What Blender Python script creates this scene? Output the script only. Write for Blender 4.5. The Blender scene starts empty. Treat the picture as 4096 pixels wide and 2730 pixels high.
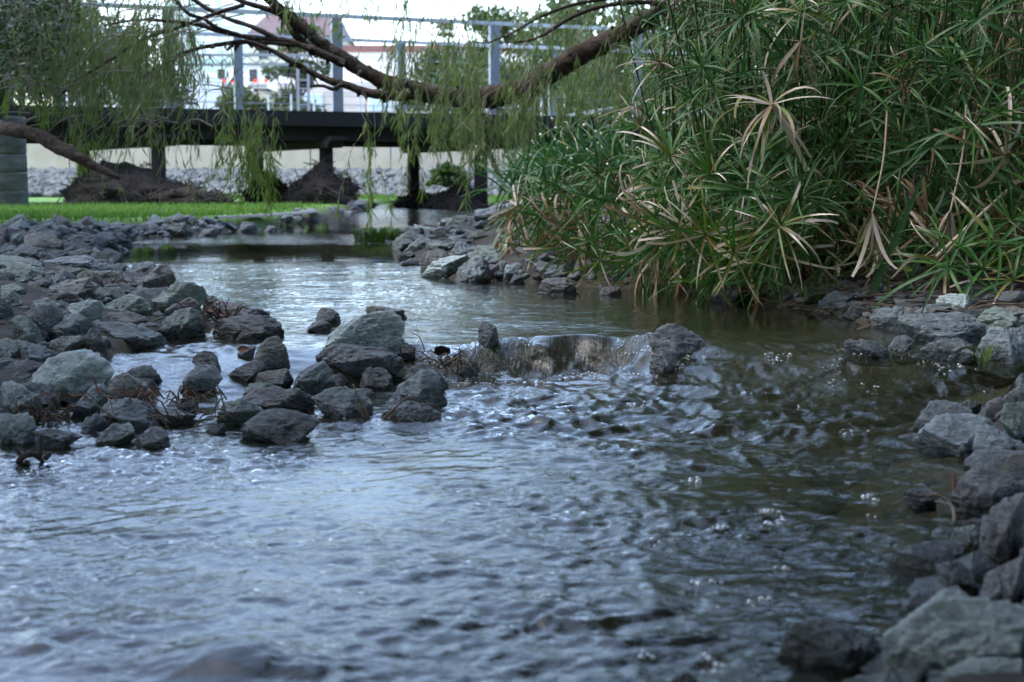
import bpy, bmesh, math, random
import numpy as np
from mathutils import Vector, Matrix, Euler

# ------------------------------------------------------------------ camera, sky, sun, exposure
SC = bpy.context.scene
COL = SC.collection
R = math.radians
CAM_H, FPX, CX, CY, HOR = 0.55, 5689.0, 2048.0, 1365.0, 731.0     # photograph pixels, 4096 wide
PITCH = math.atan((CY - HOR) / FPX)

cam = bpy.data.cameras.new('camera')
cam.lens, cam.sensor_width = 50.0, 36.0
cam.clip_start, cam.clip_end = 0.05, 2000.0
cam.dof.use_dof = True
cam.dof.focus_distance = 4.3
cam.dof.aperture_fstop = 6.3
camo = bpy.data.objects.new('camera', cam)
COL.objects.link(camo)
camo.location = (0, 0, CAM_H)
camo.rotation_euler = (math.pi / 2 - PITCH, 0, 0)
SC.camera = camo

SUN_EL, SUN_AZ = 58.0, 268.0          # high veiled sun, off to the left
world = bpy.data.worlds.new('World')
SC.world = world
world.use_nodes = True
wn = world.node_tree
bg = wn.nodes['Background']
sky = wn.nodes.new('ShaderNodeTexSky')
sky.sky_type = 'NISHITA'
sky.sun_disc = False
sky.sun_elevation = R(SUN_EL)
sky.sun_rotation = R(SUN_AZ)
sky.air_density, sky.dust_density, sky.ozone_density = 1.0, 1.7, 0.5
wn.links.new(sky.outputs[0], bg.inputs[0])
bg.inputs[1].default_value = 0.15

sun = bpy.data.lights.new('sun', 'SUN')
sun.energy, sun.angle, sun.color = 0.6, R(25), (1.0, 0.965, 0.92)
suno = bpy.data.objects.new('sun', sun)
COL.objects.link(suno)
_sd = Vector((math.sin(R(SUN_AZ)) * math.cos(R(SUN_EL)), math.cos(R(SUN_AZ)) * math.cos(R(SUN_EL)), math.sin(R(SUN_EL))))
suno.rotation_euler = _sd.to_track_quat('Z', 'Y').to_euler()
suno.location = (-8, -14, 16)

SC.view_settings.view_transform = 'Standard'
SC.view_settings.look = 'None'
SC.view_settings.exposure = 2.45
SC.view_settings.gamma = 1.0
SC.view_settings.use_curve_mapping = False
SC.cycles.max_bounces = 7
SC.cycles.diffuse_bounces = 3
SC.cycles.glossy_bounces = 4
SC.cycles.transparent_max_bounces = 10
SC.cycles.sample_clamp_indirect = 6.0
SC.cycles.use_denoising = True

rnd = random.Random(11)
nr = np.random.default_rng(5)

# ------------------------------------------------------------------ pixel <-> place
_cp, _sp = math.cos(PITCH), math.sin(PITCH)
def ray(px, py):
    a, b = (px - CX) / FPX, -(py - CY) / FPX
    return np.array([a, _cp + b * _sp, -_sp + b * _cp])
def P(px, py, Y):                      # the point on that pixel's ray at distance Y
    d = ray(px, py)
    t = Y / d[1]
    return Vector((d[0] * t, Y, CAM_H + d[2] * t))
def D(dx, dy, Y):                      # same, from coordinates on a 2353 px wide copy of the photograph
    return P(dx * 1.7407, dy * 1.7407, Y)

# ------------------------------------------------------------------ numpy noise
def _h(ix, iy, iz, s):
    n = (ix * 374761393 + iy * 668265263 + iz * 2147483647 + s * 974634251) & 0xffffffff
    n = ((n ^ (n >> 13)) * 1274126177) & 0xffffffff
    n = ((n ^ (n >> 16)) * 2246822519) & 0xffffffff
    n = n ^ (n >> 15)
    return n.astype(np.float64) / 2147483647.5 - 1.0
def vn(p, s=0):                        # smooth value noise, -1..1
    p = np.asarray(p, float)
    i = np.floor(p).astype(np.int64)
    f = p - i
    u = f * f * f * (f * (f * 6 - 15) + 10)
    r = 0
    for a in (0, 1):
        wa = u[:, 0] if a else 1 - u[:, 0]
        for b in (0, 1):
            wb = u[:, 1] if b else 1 - u[:, 1]
            for c in (0, 1):
                wc = u[:, 2] if c else 1 - u[:, 2]
                r = r + wa * wb * wc * _h(i[:, 0] + a, i[:, 1] + b, i[:, 2] + c, s)
    return r
def vn2(p, s=0):
    p = np.asarray(p, float)
    i = np.floor(p).astype(np.int64)
    f = p - i
    u = f * f * f * (f * (f * 6 - 15) + 10)
    z = np.zeros(len(p), np.int64)
    h = lambda a, b: _h(i[:, 0] + a, i[:, 1] + b, z, s)
    return ((h(0, 0) * (1 - u[:, 0]) + h(1, 0) * u[:, 0]) * (1 - u[:, 1]) + (h(0, 1) * (1 - u[:, 0]) + h(1, 1) * u[:, 0]) * u[:, 1])
def fbm(p, s=0, o=4, g=0.5):
    r, a = 0, 1.0
    for k in range(o):
        r = r + a * vn(p * 2.03 ** k + 17.1 * k, s + k)
        a *= g
    return r
def sstep(a, b, x):
    t = np.clip((x - a) / (b - a), 0, 1)
    return t * t * (3 - 2 * t)

# ------------------------------------------------------------------ the lie of the land and water
_LY = [-40, 0.5, 2.6, 3.0, 3.5, 4.0, 4.6, 5.5, 6.7, 8.2, 10.5, 12.5, 15, 20, 26, 40]
_LX = [-1.6, -1.25, -1.25, -1.12, -1.15, -1.1, -0.98, -1.25, -1.7, -2.35, -2.9, -2.4, -2.15, -1.95, -2.4, -5]
_RY = [-40, 0.5, 1.57, 1.9, 2.46, 3.0, 3.5, 4.0, 4.3, 4.7, 5.2, 5.45, 5.7, 6.0, 6.4, 6.7, 7.0, 8.65, 10.5, 12, 14, 18, 24, 40]
_RX = [0.2, 0.36, 0.46, 0.70, 0.90, 1.02, 1.25, 1.7, 1.5, 1.2, 1.15, 1.05, 0.95, 0.8, 0.5, 0.06, -0.33, -0.6, -0.85, -0.7, -0.4, -0.1, 0.1, -2]
def XL(Y): return np.interp(Y, _LY, _LX)
def XR(Y): return np.interp(Y, _RY, _RX)
def crest(X): return 4.2 + 0.06 * np.sin(X * 3.1 + 0.4) + 0.04 * np.sin(X * 7.7) + 0.025 * np.sin(X * 19 + 1) + 0.012 * np.sin(X * 41)
def W(X, Y):                           # still water level: a drop at the riffle, then a gentle rise upstream
    X, Y = np.asarray(X, float), np.asarray(Y, float)
    c = crest(X)
    wd = 0.17 + 0.07 * np.sin(X * 6.1 + 2) + 0.03 * np.sin(X * 23) + 0.75 * sstep(-0.25, -0.7, X) + 0.62 * sstep(0.28, 0.5, X)
    return 0.08 * sstep(c - wd, c - 0.01, Y) + 0.05 * sstep(8.3, 11.5, Y) + 0.05 * sstep(13, 20, Y)
def lawn_mask(X, Y):
    e = np.interp(X, [-60, -6, -4.1, -3.0, -2.2, -1.8], [9.6, 10.1, 10.5, 11.5, 13.0, 15.5])
    return sstep(-0.1, 0.25, Y - e) * sstep(-2.1, -2.4, X)
def T(X, Y):
    X, Y = np.asarray(X, float), np.asarray(Y, float)
    l, r = XL(Y) - X, X - XR(Y)
    d = np.maximum(l, r)
    w = W(X, Y)
    bed = w - 0.17 * sstep(0, np.where(l > r, 0.16, 0.65), -d) - 0.015
    land = w + np.where(l > r, np.minimum(0.02 + 0.13 * np.maximum(l, 0), 0.15 - 0.09 * sstep(8.5, 10.5, Y)), np.minimum(0.02 + (0.09 + 0.13 * sstep(4.9, 5.5, Y)) * np.maximum(r, 0), 0.10 + 0.2 * sstep(4.9, 5.5, Y)))
    z = np.where(d > 0, land, bed)
    lm = lawn_mask(X, Y)
    z = z * (1 - lm) + 0.262 * lm
    far = sstep(24.5, 28, Y)
    z = z * (1 - far) + (0.26 + 0.50 * sstep(28, 35, Y)) * far
    return z
def ground_hit(px, py, lift=0.0):      # where a pixel's ray first meets water or land
    d = ray(px, py)
    t = np.geomspace(0.7, 60, 900)
    x, y, z = d[0] * t, d[1] * t, CAM_H + d[2] * t
    g = np.maximum(T(x, y), W(x, y)) + lift
    k = np.argmax(z < g)
    if z[k] >= g[k]:
        k = len(t) - 1
    return Vector((x[k], y[k], g[k]))

# ------------------------------------------------------------------ object helpers
def mesh_from(name, v, f, mats=(), smooth=True, uv=None):
    me = bpy.data.meshes.new(name)
    v = np.asarray(v, np.float32)
    if isinstance(f, np.ndarray) and f.ndim == 2:
        n, k = f.shape
        me.vertices.add(len(v)); me.vertices.foreach_set('co', v.ravel())
        me.loops.add(n * k); me.loops.foreach_set('vertex_index', f.astype(np.int32).ravel())
        me.polygons.add(n)
        me.polygons.foreach_set('loop_start', np.arange(0, n * k, k, dtype=np.int32))
        me.polygons.foreach_set('loop_total', np.full(n, k, np.int32))
    else:
        me.from_pydata([tuple(map(float, q)) for q in v], [], [tuple(map(int, q)) for q in f])
    for m in (mats if isinstance(mats, (list, tuple)) else [mats]):
        me.materials.append(m)
    me.update(calc_edges=True)
    if smooth:
        me.polygons.foreach_set('use_smooth', np.ones(len(me.polygons), bool))
    if uv is not None:                 # one (u, v) per vertex
        idx = np.empty(len(me.loops), np.int32)
        me.loops.foreach_get('vertex_index', idx)
        l = me.uv_layers.new(name='UVMap')
        l.data.foreach_set('uv', np.asarray(uv, np.float32)[idx].ravel())
    me.validate()
    return me
def tag(o, label=None, cat=None, group=None, kind=None):
    if label: o['label'] = label
    if cat: o['category'] = cat
    if group: o['group'] = group
    if kind: o['kind'] = kind
    return o
def put(name, me, loc=(0, 0, 0), parent=None):
    o = bpy.data.objects.new(name, me)
    o.location = loc
    COL.objects.link(o)
    if parent: o.parent = parent
    return o
def thing(name, loc, label, cat, group=None):
    o = bpy.data.objects.new(name, None)
    o.empty_display_size = 0.1
    o.location = loc
    COL.objects.link(o)
    return tag(o, label, cat, group)
class MB:                              # gathers world-space pieces that belong to ONE mesh
    def __init__(s): s.v, s.f, s.u, s.n = [], [], [], 0
    def add(s, v, f, uv=None):
        v = np.asarray(v, float)
        s.v.append(v)
        s.f += [tuple(i + s.n for i in q) for q in f]
        s.u.append(np.zeros((len(v), 2)) if uv is None else np.asarray(uv, float))
        s.n += len(v)
    def box(s, c, sx, sy, sz, rot=None):
        q = np.array([(x, y, z) for x in (-.5, .5) for y in (-.5, .5) for z in (-.5, .5)]) * (sx, sy, sz)
        if rot is not None:
            q = q @ np.array(rot).T
        s.add(q + np.array(c), [(0, 1, 3, 2), (4, 6, 7, 5), (0, 4, 5, 1), (2, 3, 7, 6), (0, 2, 6, 4), (1, 5, 7, 3)])
    def beam(s, a, b, wd, ht):         # a box bar from a to b
        a, b = Vector(a), Vector(b)
        d = b - a
        L = d.length
        x = d / L
        y = Vector((0, 0, 1)).cross(x)
        y = y.normalized() if y.length > 1e-4 else Vector((0, 1, 0))
        z = x.cross(y)
        s.box((a + b) / 2, L, wd, ht, rot=np.array([x, y, z]).T)
    def tube(s, pts, rad, k=8, cap=True, nz=0.0, seed=0, uvv=0.0):
        pts = [np.array(p, float) for p in pts]
        n = len(pts)
        rad = rad if hasattr(rad, '__len__') else [rad] * n
        ref = np.array([0.31, 0.17, 0.93])
        V, U = [], []
        for i in range(n):
            t = pts[min(i + 1, n - 1)] - pts[max(i - 1, 0)]
            t = t / (np.linalg.norm(t) + 1e-9)
            a = np.cross(t, ref); a /= np.linalg.norm(a) + 1e-9
            b = np.cross(t, a)
            for j in range(k):
                w = 2 * math.pi * j / k
                V.append(pts[i] + rad[i] * (math.cos(w) * a + math.sin(w) * b))
                U.append((i / max(n - 1, 1), uvv))
        V = np.array(V)
        F = [(i * k + j, i * k + (j + 1) % k, (i + 1) * k + (j + 1) % k, (i + 1) * k + j) for i in range(n - 1) for j in range(k)]
        if cap:
            F += [tuple(range(k))[::-1], tuple((n - 1) * k + j for j in range(k))]
        s.add(V, F, U)
    def build(s, name, mat, parent=None, origin=None, smooth=False, loc=None):
        if not s.v: return None
        v = np.concatenate(s.v)
        o0 = np.array(origin if origin is not None else (parent.location if parent else (0, 0, 0)), float)
        me = mesh_from(name, v - o0, s.f, mat, smooth, np.concatenate(s.u))
        return put(name, me, (0, 0, 0) if parent else tuple(o0), parent)
def spline(pts, n):                    # Catmull-Rom through the points, n samples per span; columns may carry a radius
    p = np.array(pts, float)
    p = np.vstack([2 * p[0] - p[1], p, 2 * p[-1] - p[-2]])
    out = []
    for i in range(1, len(p) - 2):
        for t in np.linspace(0, 1, n, endpoint=False):
            a, b, c, d = p[i - 1], p[i], p[i + 1], p[i + 2]
            out.append(0.5 * (2 * b + (c - a) * t + (2 * a - 5 * b + 4 * c - d) * t * t + (-a + 3 * b - 3 * c + d) * t ** 3))
    out.append(p[-2])
    return np.array(out)

# ------------------------------------------------------------------ material helpers
def mat(name):
    m = bpy.data.materials.new(name)
    m.use_nodes = True
    nt = m.node_tree
    nt.nodes.clear()
    out = nt.nodes.new('ShaderNodeOutputMaterial')
    return m, nt, out
def N(nt, t, **kw):
    n = nt.nodes.new(t)
    for k, v in kw.items():
        if k in n.inputs and not hasattr(n, k): n.inputs[k].default_value = v
        elif hasattr(n, k): setattr(n, k, v)
        else: n.inputs[k].default_value = v
    return n
def mixc(nt, fac, a, b, mode='MIX'):
    n = nt.nodes.new('ShaderNodeMix')
    n.data_type = 'RGBA'; n.blend_type = mode
    for sock, v in ((n.inputs[0], fac), (n.inputs[6], a), (n.inputs[7], b)):
        if isinstance(v, bpy.types.NodeSocket): nt.links.new(v, sock)
        elif isinstance(v, (int, float)): sock.default_value = v
        else: sock.default_value = (*v, 1)
    return n.outputs[2]
def mth(nt, op, a, b=None, c=None):
    n = nt.nodes.new('ShaderNodeMath'); n.operation = op
    for s, v in zip(n.inputs, (a, b, c)):
        if v is None: continue
        if isinstance(v, bpy.types.NodeSocket): nt.links.new(v, s)
        else: s.default_value = v
    return n.outputs[0]
def ramp(nt, fac, stops):
    n = nt.nodes.new('ShaderNodeValToRGB')
    e = n.color_ramp.elements
    while len(e) < len(stops): e.new(0.5)
    for q, (p, c) in zip(e, stops):
        q.position = p
        q.color = (c, c, c, 1) if isinstance(c, (int, float)) else (*c, 1)
    nt.links.new(fac, n.inputs[0])
    return n.outputs[0]
def noise(nt, vec, scale, detail=5, rough=0.55, dist=0.0):
    n = N(nt, 'ShaderNodeTexNoise')
    n.inputs['Scale'].default_value = scale
    n.inputs['Detail'].default_value = detail
    n.inputs['Roughness'].default_value = rough
    n.inputs['Distortion'].default_value = dist
    if vec is not None: nt.links.new(vec, n.inputs['Vector'])
    return n.outputs[0]
def coord(nt, which='Object'):
    return N(nt, 'ShaderNodeTexCoord').outputs[which]
def vscale(nt, vec, s):
    n = nt.nodes.new('ShaderNodeMapping')
    n.inputs['Scale'].default_value = s
    nt.links.new(vec, n.inputs[0])
    return n.outputs[0]
def bump(nt, h, strength=0.5, dist=0.01):
    n = nt.nodes.new('ShaderNodeBump')
    n.inputs['Strength'].default_value = strength
    n.inputs['Distance'].default_value = dist
    nt.links.new(h, n.inputs['Height'])
    return n.outputs[0]
def bsdf(nt, out, color, rough=0.7, normal=None, spec=0.5, metal=0.0):
    b = nt.nodes.new('ShaderNodeBsdfPrincipled')
    for s, v in ((b.inputs['Base Color'], color), (b.inputs['Roughness'], rough)):
        if isinstance(v, bpy.types.NodeSocket): nt.links.new(v, s)
        elif isinstance(v, (int, float)): s.default_value = v
        else: s.default_value = (*v, 1)
    b.inputs['Specular IOR Level'].default_value = spec
    b.inputs['Metallic'].default_value = metal
    if normal is not None: nt.links.new(normal, b.inputs['Normal'])
    nt.links.new(b.outputs[0], out.inputs[0])
    return b
def simple(name, c1, c2, scale=6, rough=0.7, bstr=0.3, bdist=0.005, spec=0.4, metal=0.0, stretch=None, rv=0.0):
    m, nt, out = mat(name)
    co = coord(nt)
    if stretch: co = vscale(nt, co, stretch)
    n = noise(nt, co, scale)
    c = mixc(nt, ramp(nt, n, [(0.3, 0.0), (0.7, 1.0)]), c1, c2)
    if rv:
        oi = N(nt, 'ShaderNodeObjectInfo')
        hs = N(nt, 'ShaderNodeHueSaturation')
        nt.links.new(c, hs.inputs['Color'])
        nt.links.new(mth(nt, 'MULTIPLY_ADD', oi.outputs['Random'], rv, 1 - rv / 2), hs.inputs['Value'])
        c = hs.outputs[0]
    bsdf(nt, out, c, rough, bump(nt, noise(nt, co, scale * 4), bstr, bdist), spec, metal)
    return m
def rock_mat(name, base, alt, vein=(0.26, 0.28, 0.27)):
    m, nt, out = mat(name)
    co = coord(nt)
    oi = N(nt, 'ShaderNodeObjectInfo')
    va = nt.nodes.new('ShaderNodeVectorMath'); va.operation = 'ADD'
    cb = N(nt, 'ShaderNodeCombineXYZ')
    nt.links.new(mth(nt, 'MULTIPLY', oi.outputs['Random'], 37.0), cb.inputs[0])
    nt.links.new(co, va.inputs[0]); nt.links.new(cb.outputs[0], va.inputs[1])
    co = va.outputs[0]
    big = noise(nt, co, 7, 6, 0.62, 0.4)
    mid = noise(nt, co, 26, 6, 0.65, 0.2)
    fine = noise(nt, co, 120, 4, 0.7)
    st = noise(nt, vscale(nt, co, (18, 22, 75)), 1, 5, 0.6, 0.6)
    c = mixc(nt, ramp(nt, big, [(0.36, 0.0), (0.62, 1.0)]), base, alt)
    c = mixc(nt, mth(nt, 'MULTIPLY', ramp(nt, mid, [(0.52, 0.0), (0.72, 1.0)]), 0.65), c, vein)
    c = mixc(nt, mth(nt, 'MULTIPLY', ramp(nt, mid, [(0.3, 1.0), (0.46, 0.0)]), 0.6), c, tuple(x * 0.35 for x in base))
    c = mixc(nt, mth(nt, 'MULTIPLY', ramp(nt, st, [(0.35, 1.0), (0.5, 0.0)]), 0.35), c, tuple(x * 0.4 for x in base))
    c = mixc(nt, mth(nt, 'MULTIPLY', ramp(nt, fine, [(0.55, 0.0), (0.8, 1.0)]), 0.45), c, (0.36, 0.37, 0.34))
    gp = N(nt, 'ShaderNodeNewGeometry')
    worn = ramp(nt, gp.outputs['Pointiness'], [(0.50, 0.0), (0.60, 1.0)])          # fresh, paler broken edges
    c = mixc(nt, mth(nt, 'MULTIPLY', worn, 0.6), c, tuple(min(x * 2.1, .5) for x in alt))
    deep = ramp(nt, gp.outputs['Pointiness'], [(0.38, 1.0), (0.49, 0.0)])          # darker in the hollows
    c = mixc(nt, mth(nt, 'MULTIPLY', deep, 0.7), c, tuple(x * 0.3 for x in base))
    hs = N(nt, 'ShaderNodeHueSaturation')
    nt.links.new(c, hs.inputs['Color'])
    nt.links.new(mth(nt, 'MULTIPLY_ADD', oi.outputs['Random'], 0.6, 0.8), hs.inputs['Value'])
    c = hs.outputs[0]
    # wet rim: stone soaked just above the stream's level
    g = N(nt, 'ShaderNodeNewGeometry')
    sx = N(nt, 'ShaderNodeSeparateXYZ')
    nt.links.new(g.outputs['Position'], sx.inputs[0])
    lvl = N(nt, 'ShaderNodeMapRange')
    lvl.inputs[1].default_value, lvl.inputs[2].default_value, lvl.inputs[3].default_value, lvl.inputs[4].default_value = 4.05, 4.2, 0.0, 0.08
    nt.links.new(sx.outputs[1], lvl.inputs[0])
    hgt = mth(nt, 'SUBTRACT', sx.outputs[2], lvl.outputs[0])
    hgt = mth(nt, 'SUBTRACT', hgt, mth(nt, 'MULTIPLY_ADD', big, 0.10, -0.016))
    wet = ramp(nt, mth(nt, 'MULTIPLY_ADD', hgt, 20.0, 0.5), [(0.25, 1.0), (0.75, 0.0)])
    c = mixc(nt, mth(nt, 'MULTIPLY', wet, 0.62), c, (0.016, 0.018, 0.02))
    rg = mth(nt, 'MULTIPLY_ADD', wet, -0.42, 0.68)
    hh = mth(nt, 'ADD', mth(nt, 'MULTIPLY', mid, 0.8), mth(nt, 'ADD', mth(nt, 'MULTIPLY', fine, 0.22), mth(nt, 'MULTIPLY', st, 0.6)))
    bsdf(nt, out, c, rg, bump(nt, hh, 1.0, 0.022), 0.4)
    return m
ROCK = {
    'green': rock_mat('rock_green_grey', (0.075, 0.103, 0.102), (0.106, 0.142, 0.138), (0.190, 0.243, 0.216)),
    'blue': rock_mat('rock_blue_grey', (0.070, 0.096, 0.116), (0.096, 0.126, 0.148)),
    'purple': rock_mat('rock_purple', (0.055, 0.058, 0.067), (0.081, 0.086, 0.098), (0.147, 0.159, 0.176)),
    'brown': rock_mat('rock_brown', (0.061, 0.068, 0.069), (0.090, 0.101, 0.103), (0.177, 0.197, 0.197)),
    'pale': rock_mat('rock_pale', (0.135, 0.182, 0.194), (0.190, 0.243, 0.249), (0.283, 0.339, 0.345)),
    'dark': rock_mat('rock_dark', (0.039, 0.049, 0.058), (0.060, 0.074, 0.085), (0.106, 0.129, 0.138)),
}
def leaf_mat(name, c1, c2, tip=None, tipat=0.8, back=0.25, rough=0.45, vary=0.6, scale=3.0):
    m, nt, out = mat(name)
    uv = N(nt, 'ShaderNodeUVMap')
    sx = N(nt, 'ShaderNodeSeparateXYZ')
    nt.links.new(uv.outputs[0], sx.inputs[0])
    oi = N(nt, 'ShaderNodeObjectInfo')
    g = N(nt, 'ShaderNodeNewGeometry')
    rr = mth(nt, 'FRACT', mth(nt, 'ADD', mth(nt, 'ADD', oi.outputs['Random'], mth(nt, 'MULTIPLY', sx.outputs[1], 7.31)), 0.0))
    c = mixc(nt, rr, c1, c2)
    c = mixc(nt, mth(nt, 'MULTIPLY', noise(nt, g.outputs['Position'], scale, 3), 0.5), c, tuple(x * 0.45 for x in c1))
    if tip:
        k = mth(nt, 'ADD', sx.outputs[0], mth(nt, 'MULTIPLY_ADD', rr, 0.35, -0.18))
        c = mixc(nt, ramp(nt, k, [(max(tipat - 0.1, 0), 0.0), (min(tipat + 0.06, 1), 1.0)]), c, tip)
    b = bsdf(nt, out, c, rough, None, 0.22)
    tr = N(nt, 'ShaderNodeBsdfTranslucent')
    nt.links.new(mixc(nt, 1.0, c, (1.0, 1.25, 0.55), 'MULTIPLY'), tr.inputs[0])
    mx = N(nt, 'ShaderNodeMixShader')
    mx.inputs[0].default_value = back
    nt.links.new(b.outputs[0], mx.inputs[1]); nt.links.new(tr.outputs[0], mx.inputs[2])
    nt.links.new(mx.outputs[0], out.inputs[0])
    return m
M = {
    'sedge': leaf_mat('sedge_leaf_green', (0.030, 0.098, 0.022), (0.056, 0.142, 0.034), (0.16, 0.15, 0.055), 0.97),
    'sedge_blue': leaf_mat('sedge_leaf_blue_green', (0.029, 0.090, 0.034), (0.047, 0.120, 0.048)),
    'sedge_yellow': leaf_mat('sedge_leaf_yellowing', (0.07, 0.13, 0.03), (0.13, 0.16, 0.04), (0.36, 0.30, 0.24), 0.72),
    'sedge_dry': leaf_mat('sedge_leaf_dry', (0.20, 0.16, 0.12), (0.42, 0.385, 0.355), None, 0.8, 0.2),
    'sedge_mixed': leaf_mat('sedge_leaf_half_dry', (0.10, 0.12, 0.03), (0.22, 0.16, 0.08), (0.56, 0.50, 0.47), 0.5, 0.2),
    'sedge_brown': leaf_mat('sedge_leaf_brown', (0.12, 0.075, 0.04), (0.22, 0.15, 0.09), None, 0.8, 0.2),
    'stem': leaf_mat('sedge_stem', (0.035, 0.075, 0.022), (0.05, 0.10, 0.03), None, 0.8, 0.0),
    'stem_dry': leaf_mat('sedge_stem_dry', (0.30, 0.24, 0.17), (0.42, 0.36, 0.29), None, 0.8, 0.0),
    'seed': leaf_mat('sedge_seed_head', (0.085, 0.072, 0.032), (0.13, 0.11, 0.05), None, 0.8, 0.1, 0.8),
    'willow': leaf_mat('weeping_leaf', (0.13, 0.185, 0.075), (0.21, 0.26, 0.125), None, 0.8, 0.35, 0.5, 0.6, 1.5),
    'willow_light': leaf_mat('weeping_leaf_young', (0.11, 0.19, 0.035), (0.18, 0.24, 0.055), None, 0.8, 0.4, 0.5),
    'round_leaf': leaf_mat('round_leaf', (0.035, 0.062, 0.032), (0.065, 0.095, 0.055), None, 0.8, 0.25, 0.35),
    'tree_leaf': leaf_mat('tree_leaf', (0.040, 0.072, 0.028), (0.085, 0.12, 0.045), None, 0.8, 0.3, 0.5),
    'tree_leaf_pale': leaf_mat('tree_leaf_pale', (0.08, 0.11, 0.05), (0.12, 0.15, 0.07), None, 0.8, 0.3, 0.5),
    'grass': leaf_mat('lawn_grass', (0.07, 0.15, 0.03), (0.14, 0.22, 0.06), None, 0.8, 0.4, 0.6),
    'tuft': leaf_mat('tuft_grass', (0.03, 0.075, 0.02), (0.06, 0.12, 0.03), None, 0.8, 0.3, 0.6),
    'twig': simple('twig_bark', (0.14, 0.12, 0.105), (0.26, 0.235, 0.21), 40, 0.85),
    'straw': simple('dry_straw', (0.05, 0.038, 0.028), (0.12, 0.092, 0.068), 30, 0.85),
    'debris': simple('flood_debris', (0.008, 0.0065, 0.005), (0.02, 0.016, 0.013), 5, 0.95, 0.8, 0.03),
    'debris_twig': simple('debris_twig', (0.018, 0.014, 0.011), (0.06, 0.048, 0.038), 4, 0.9),
    'timber': simple('dark_timber', (0.007, 0.007, 0.008), (0.017, 0.017, 0.017), 9, 0.75, 0.5, 0.006, 0.3, 0, (0.3, 3, 3)),
    'galv': simple('galvanised_steel', (0.20, 0.235, 0.29), (0.27, 0.31, 0.37), 16, 0.42, 0.1, 0.001, 0.5, 0.55),
    'rail': simple('handrail_steel', (0.48, 0.52, 0.58), (0.60, 0.64, 0.70), 16, 0.28, 0.1, 0.001, 0.5, 0.25),
    'concrete': simple('retaining_concrete', (0.40, 0.335, 0.26), (0.50, 0.43, 0.34), 2.2, 0.85, 0.2, 0.01),
    'pillar': simple('weathered_concrete', (0.028, 0.028, 0.027), (0.10, 0.103, 0.105), 3.5, 0.85, 0.5, 0.01, 0.3, 0, (1, 1, 3)),
    'kerbc': simple('path_concrete', (0.07, 0.072, 0.075), (0.11, 0.11, 0.115), 4, 0.85),
    'white': simple('white_paint', (0.72, 0.73, 0.75), (0.80, 0.81, 0.82), 2, 0.35, 0.02),
    'dark_glass': simple('dark_glass', (0.015, 0.018, 0.025), (0.03, 0.035, 0.045), 2, 0.1, 0.0),
    'peach': simple('peach_render', (0.60, 0.53, 0.46), (0.66, 0.59, 0.52), 0.6, 0.8, 0.05),
    'cream': simple('cream_render', (0.78, 0.75, 0.72), (0.82, 0.80, 0.77), 0.5, 0.8, 0.05),
    'maroon': simple('maroon_roofing', (0.085, 0.055, 0.058), (0.11, 0.072, 0.076), 1.0, 0.6, 0.1),
    'turq': simple('turquoise_glass', (0.56, 0.76, 0.74), (0.64, 0.80, 0.79), 0.3, 0.2, 0.02),
    'redtrim': simple('red_trim', (0.22, 0.10, 0.085), (0.26, 0.12, 0.10), 2, 0.6),
    'steel_grey': simple('gantry_steel', (0.18, 0.20, 0.215), (0.24, 0.26, 0.275), 3, 0.5),
    'car_blue': simple('blue_car_paint', (0.10, 0.25, 0.45), (0.14, 0.30, 0.5), 2, 0.25),
    'car_silver': simple('silver_car_paint', (0.5, 0.52, 0.55), (0.6, 0.62, 0.65), 2, 0.25),
    'tyre': simple('tyre_rubber', (0.02, 0.02, 0.02), (0.03, 0.03, 0.03), 5, 0.9),
    'mud': simple('bank_mud', (0.045, 0.038, 0.03), (0.09, 0.075, 0.06), 6, 0.9, 0.8, 0.02),
    'lake_pale_rock': simple('riprap_stone', (0.068, 0.074, 0.072), (0.12, 0.13, 0.128), 2.5, 0.9, 0.5, 0.02),
    'deadleaf': simple('dead_leaf', (0.07, 0.032, 0.02), (0.14, 0.065, 0.04), 20, 0.7),
    'petal': simple('white_petals', (0.7, 0.72, 0.7), (0.8, 0.8, 0.8), 20, 0.7),
}
def emit_mat(name, c, s):
    m, nt, out = mat(name)
    e = N(nt, 'ShaderNodeEmission')
    e.inputs[0].default_value = (*c, 1); e.inputs[1].default_value = s
    nt.links.new(e.outputs[0], out.inputs[0])
    return m
M['lamp_red'] = emit_mat('tail_lamp', (1.0, 0.05, 0.03), 0.9)
M['lamp_amber'] = emit_mat('amber_lamp', (1.0, 0.3, 0.04), 0.9)
def bark_mat():
    m, nt, out = mat('paper_bark')
    co = coord(nt)
    a = noise(nt, vscale(nt, co, (9, 22, 22)), 1, 6, 0.7, 0.8)
    b = noise(nt, co, 55, 5, 0.7)
    c = mixc(nt, ramp(nt, a, [(0.34, 0.0), (0.66, 1.0)]), (0.016, 0.013, 0.012), (0.095, 0.078, 0.064))
    c = mixc(nt, mth(nt, 'MULTIPLY', ramp(nt, b, [(0.5, 0.0), (0.75, 1.0)]), 0.6), c, (0.21, 0.185, 0.16))
    c = mixc(nt, mth(nt, 'MULTIPLY', ramp(nt, noise(nt, co, 4.5, 3), [(0.5, 0.0), (0.68, 1.0)]), 0.7), c, (0.06, 0.038, 0.028))
    bsdf(nt, out, c, 0.9, bump(nt, mth(nt, 'ADD', a, mth(nt, 'MULTIPLY', b, 0.5)), 1.0, 0.03), 0.2)
    return m
M['bark'] = bark_mat()
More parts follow.
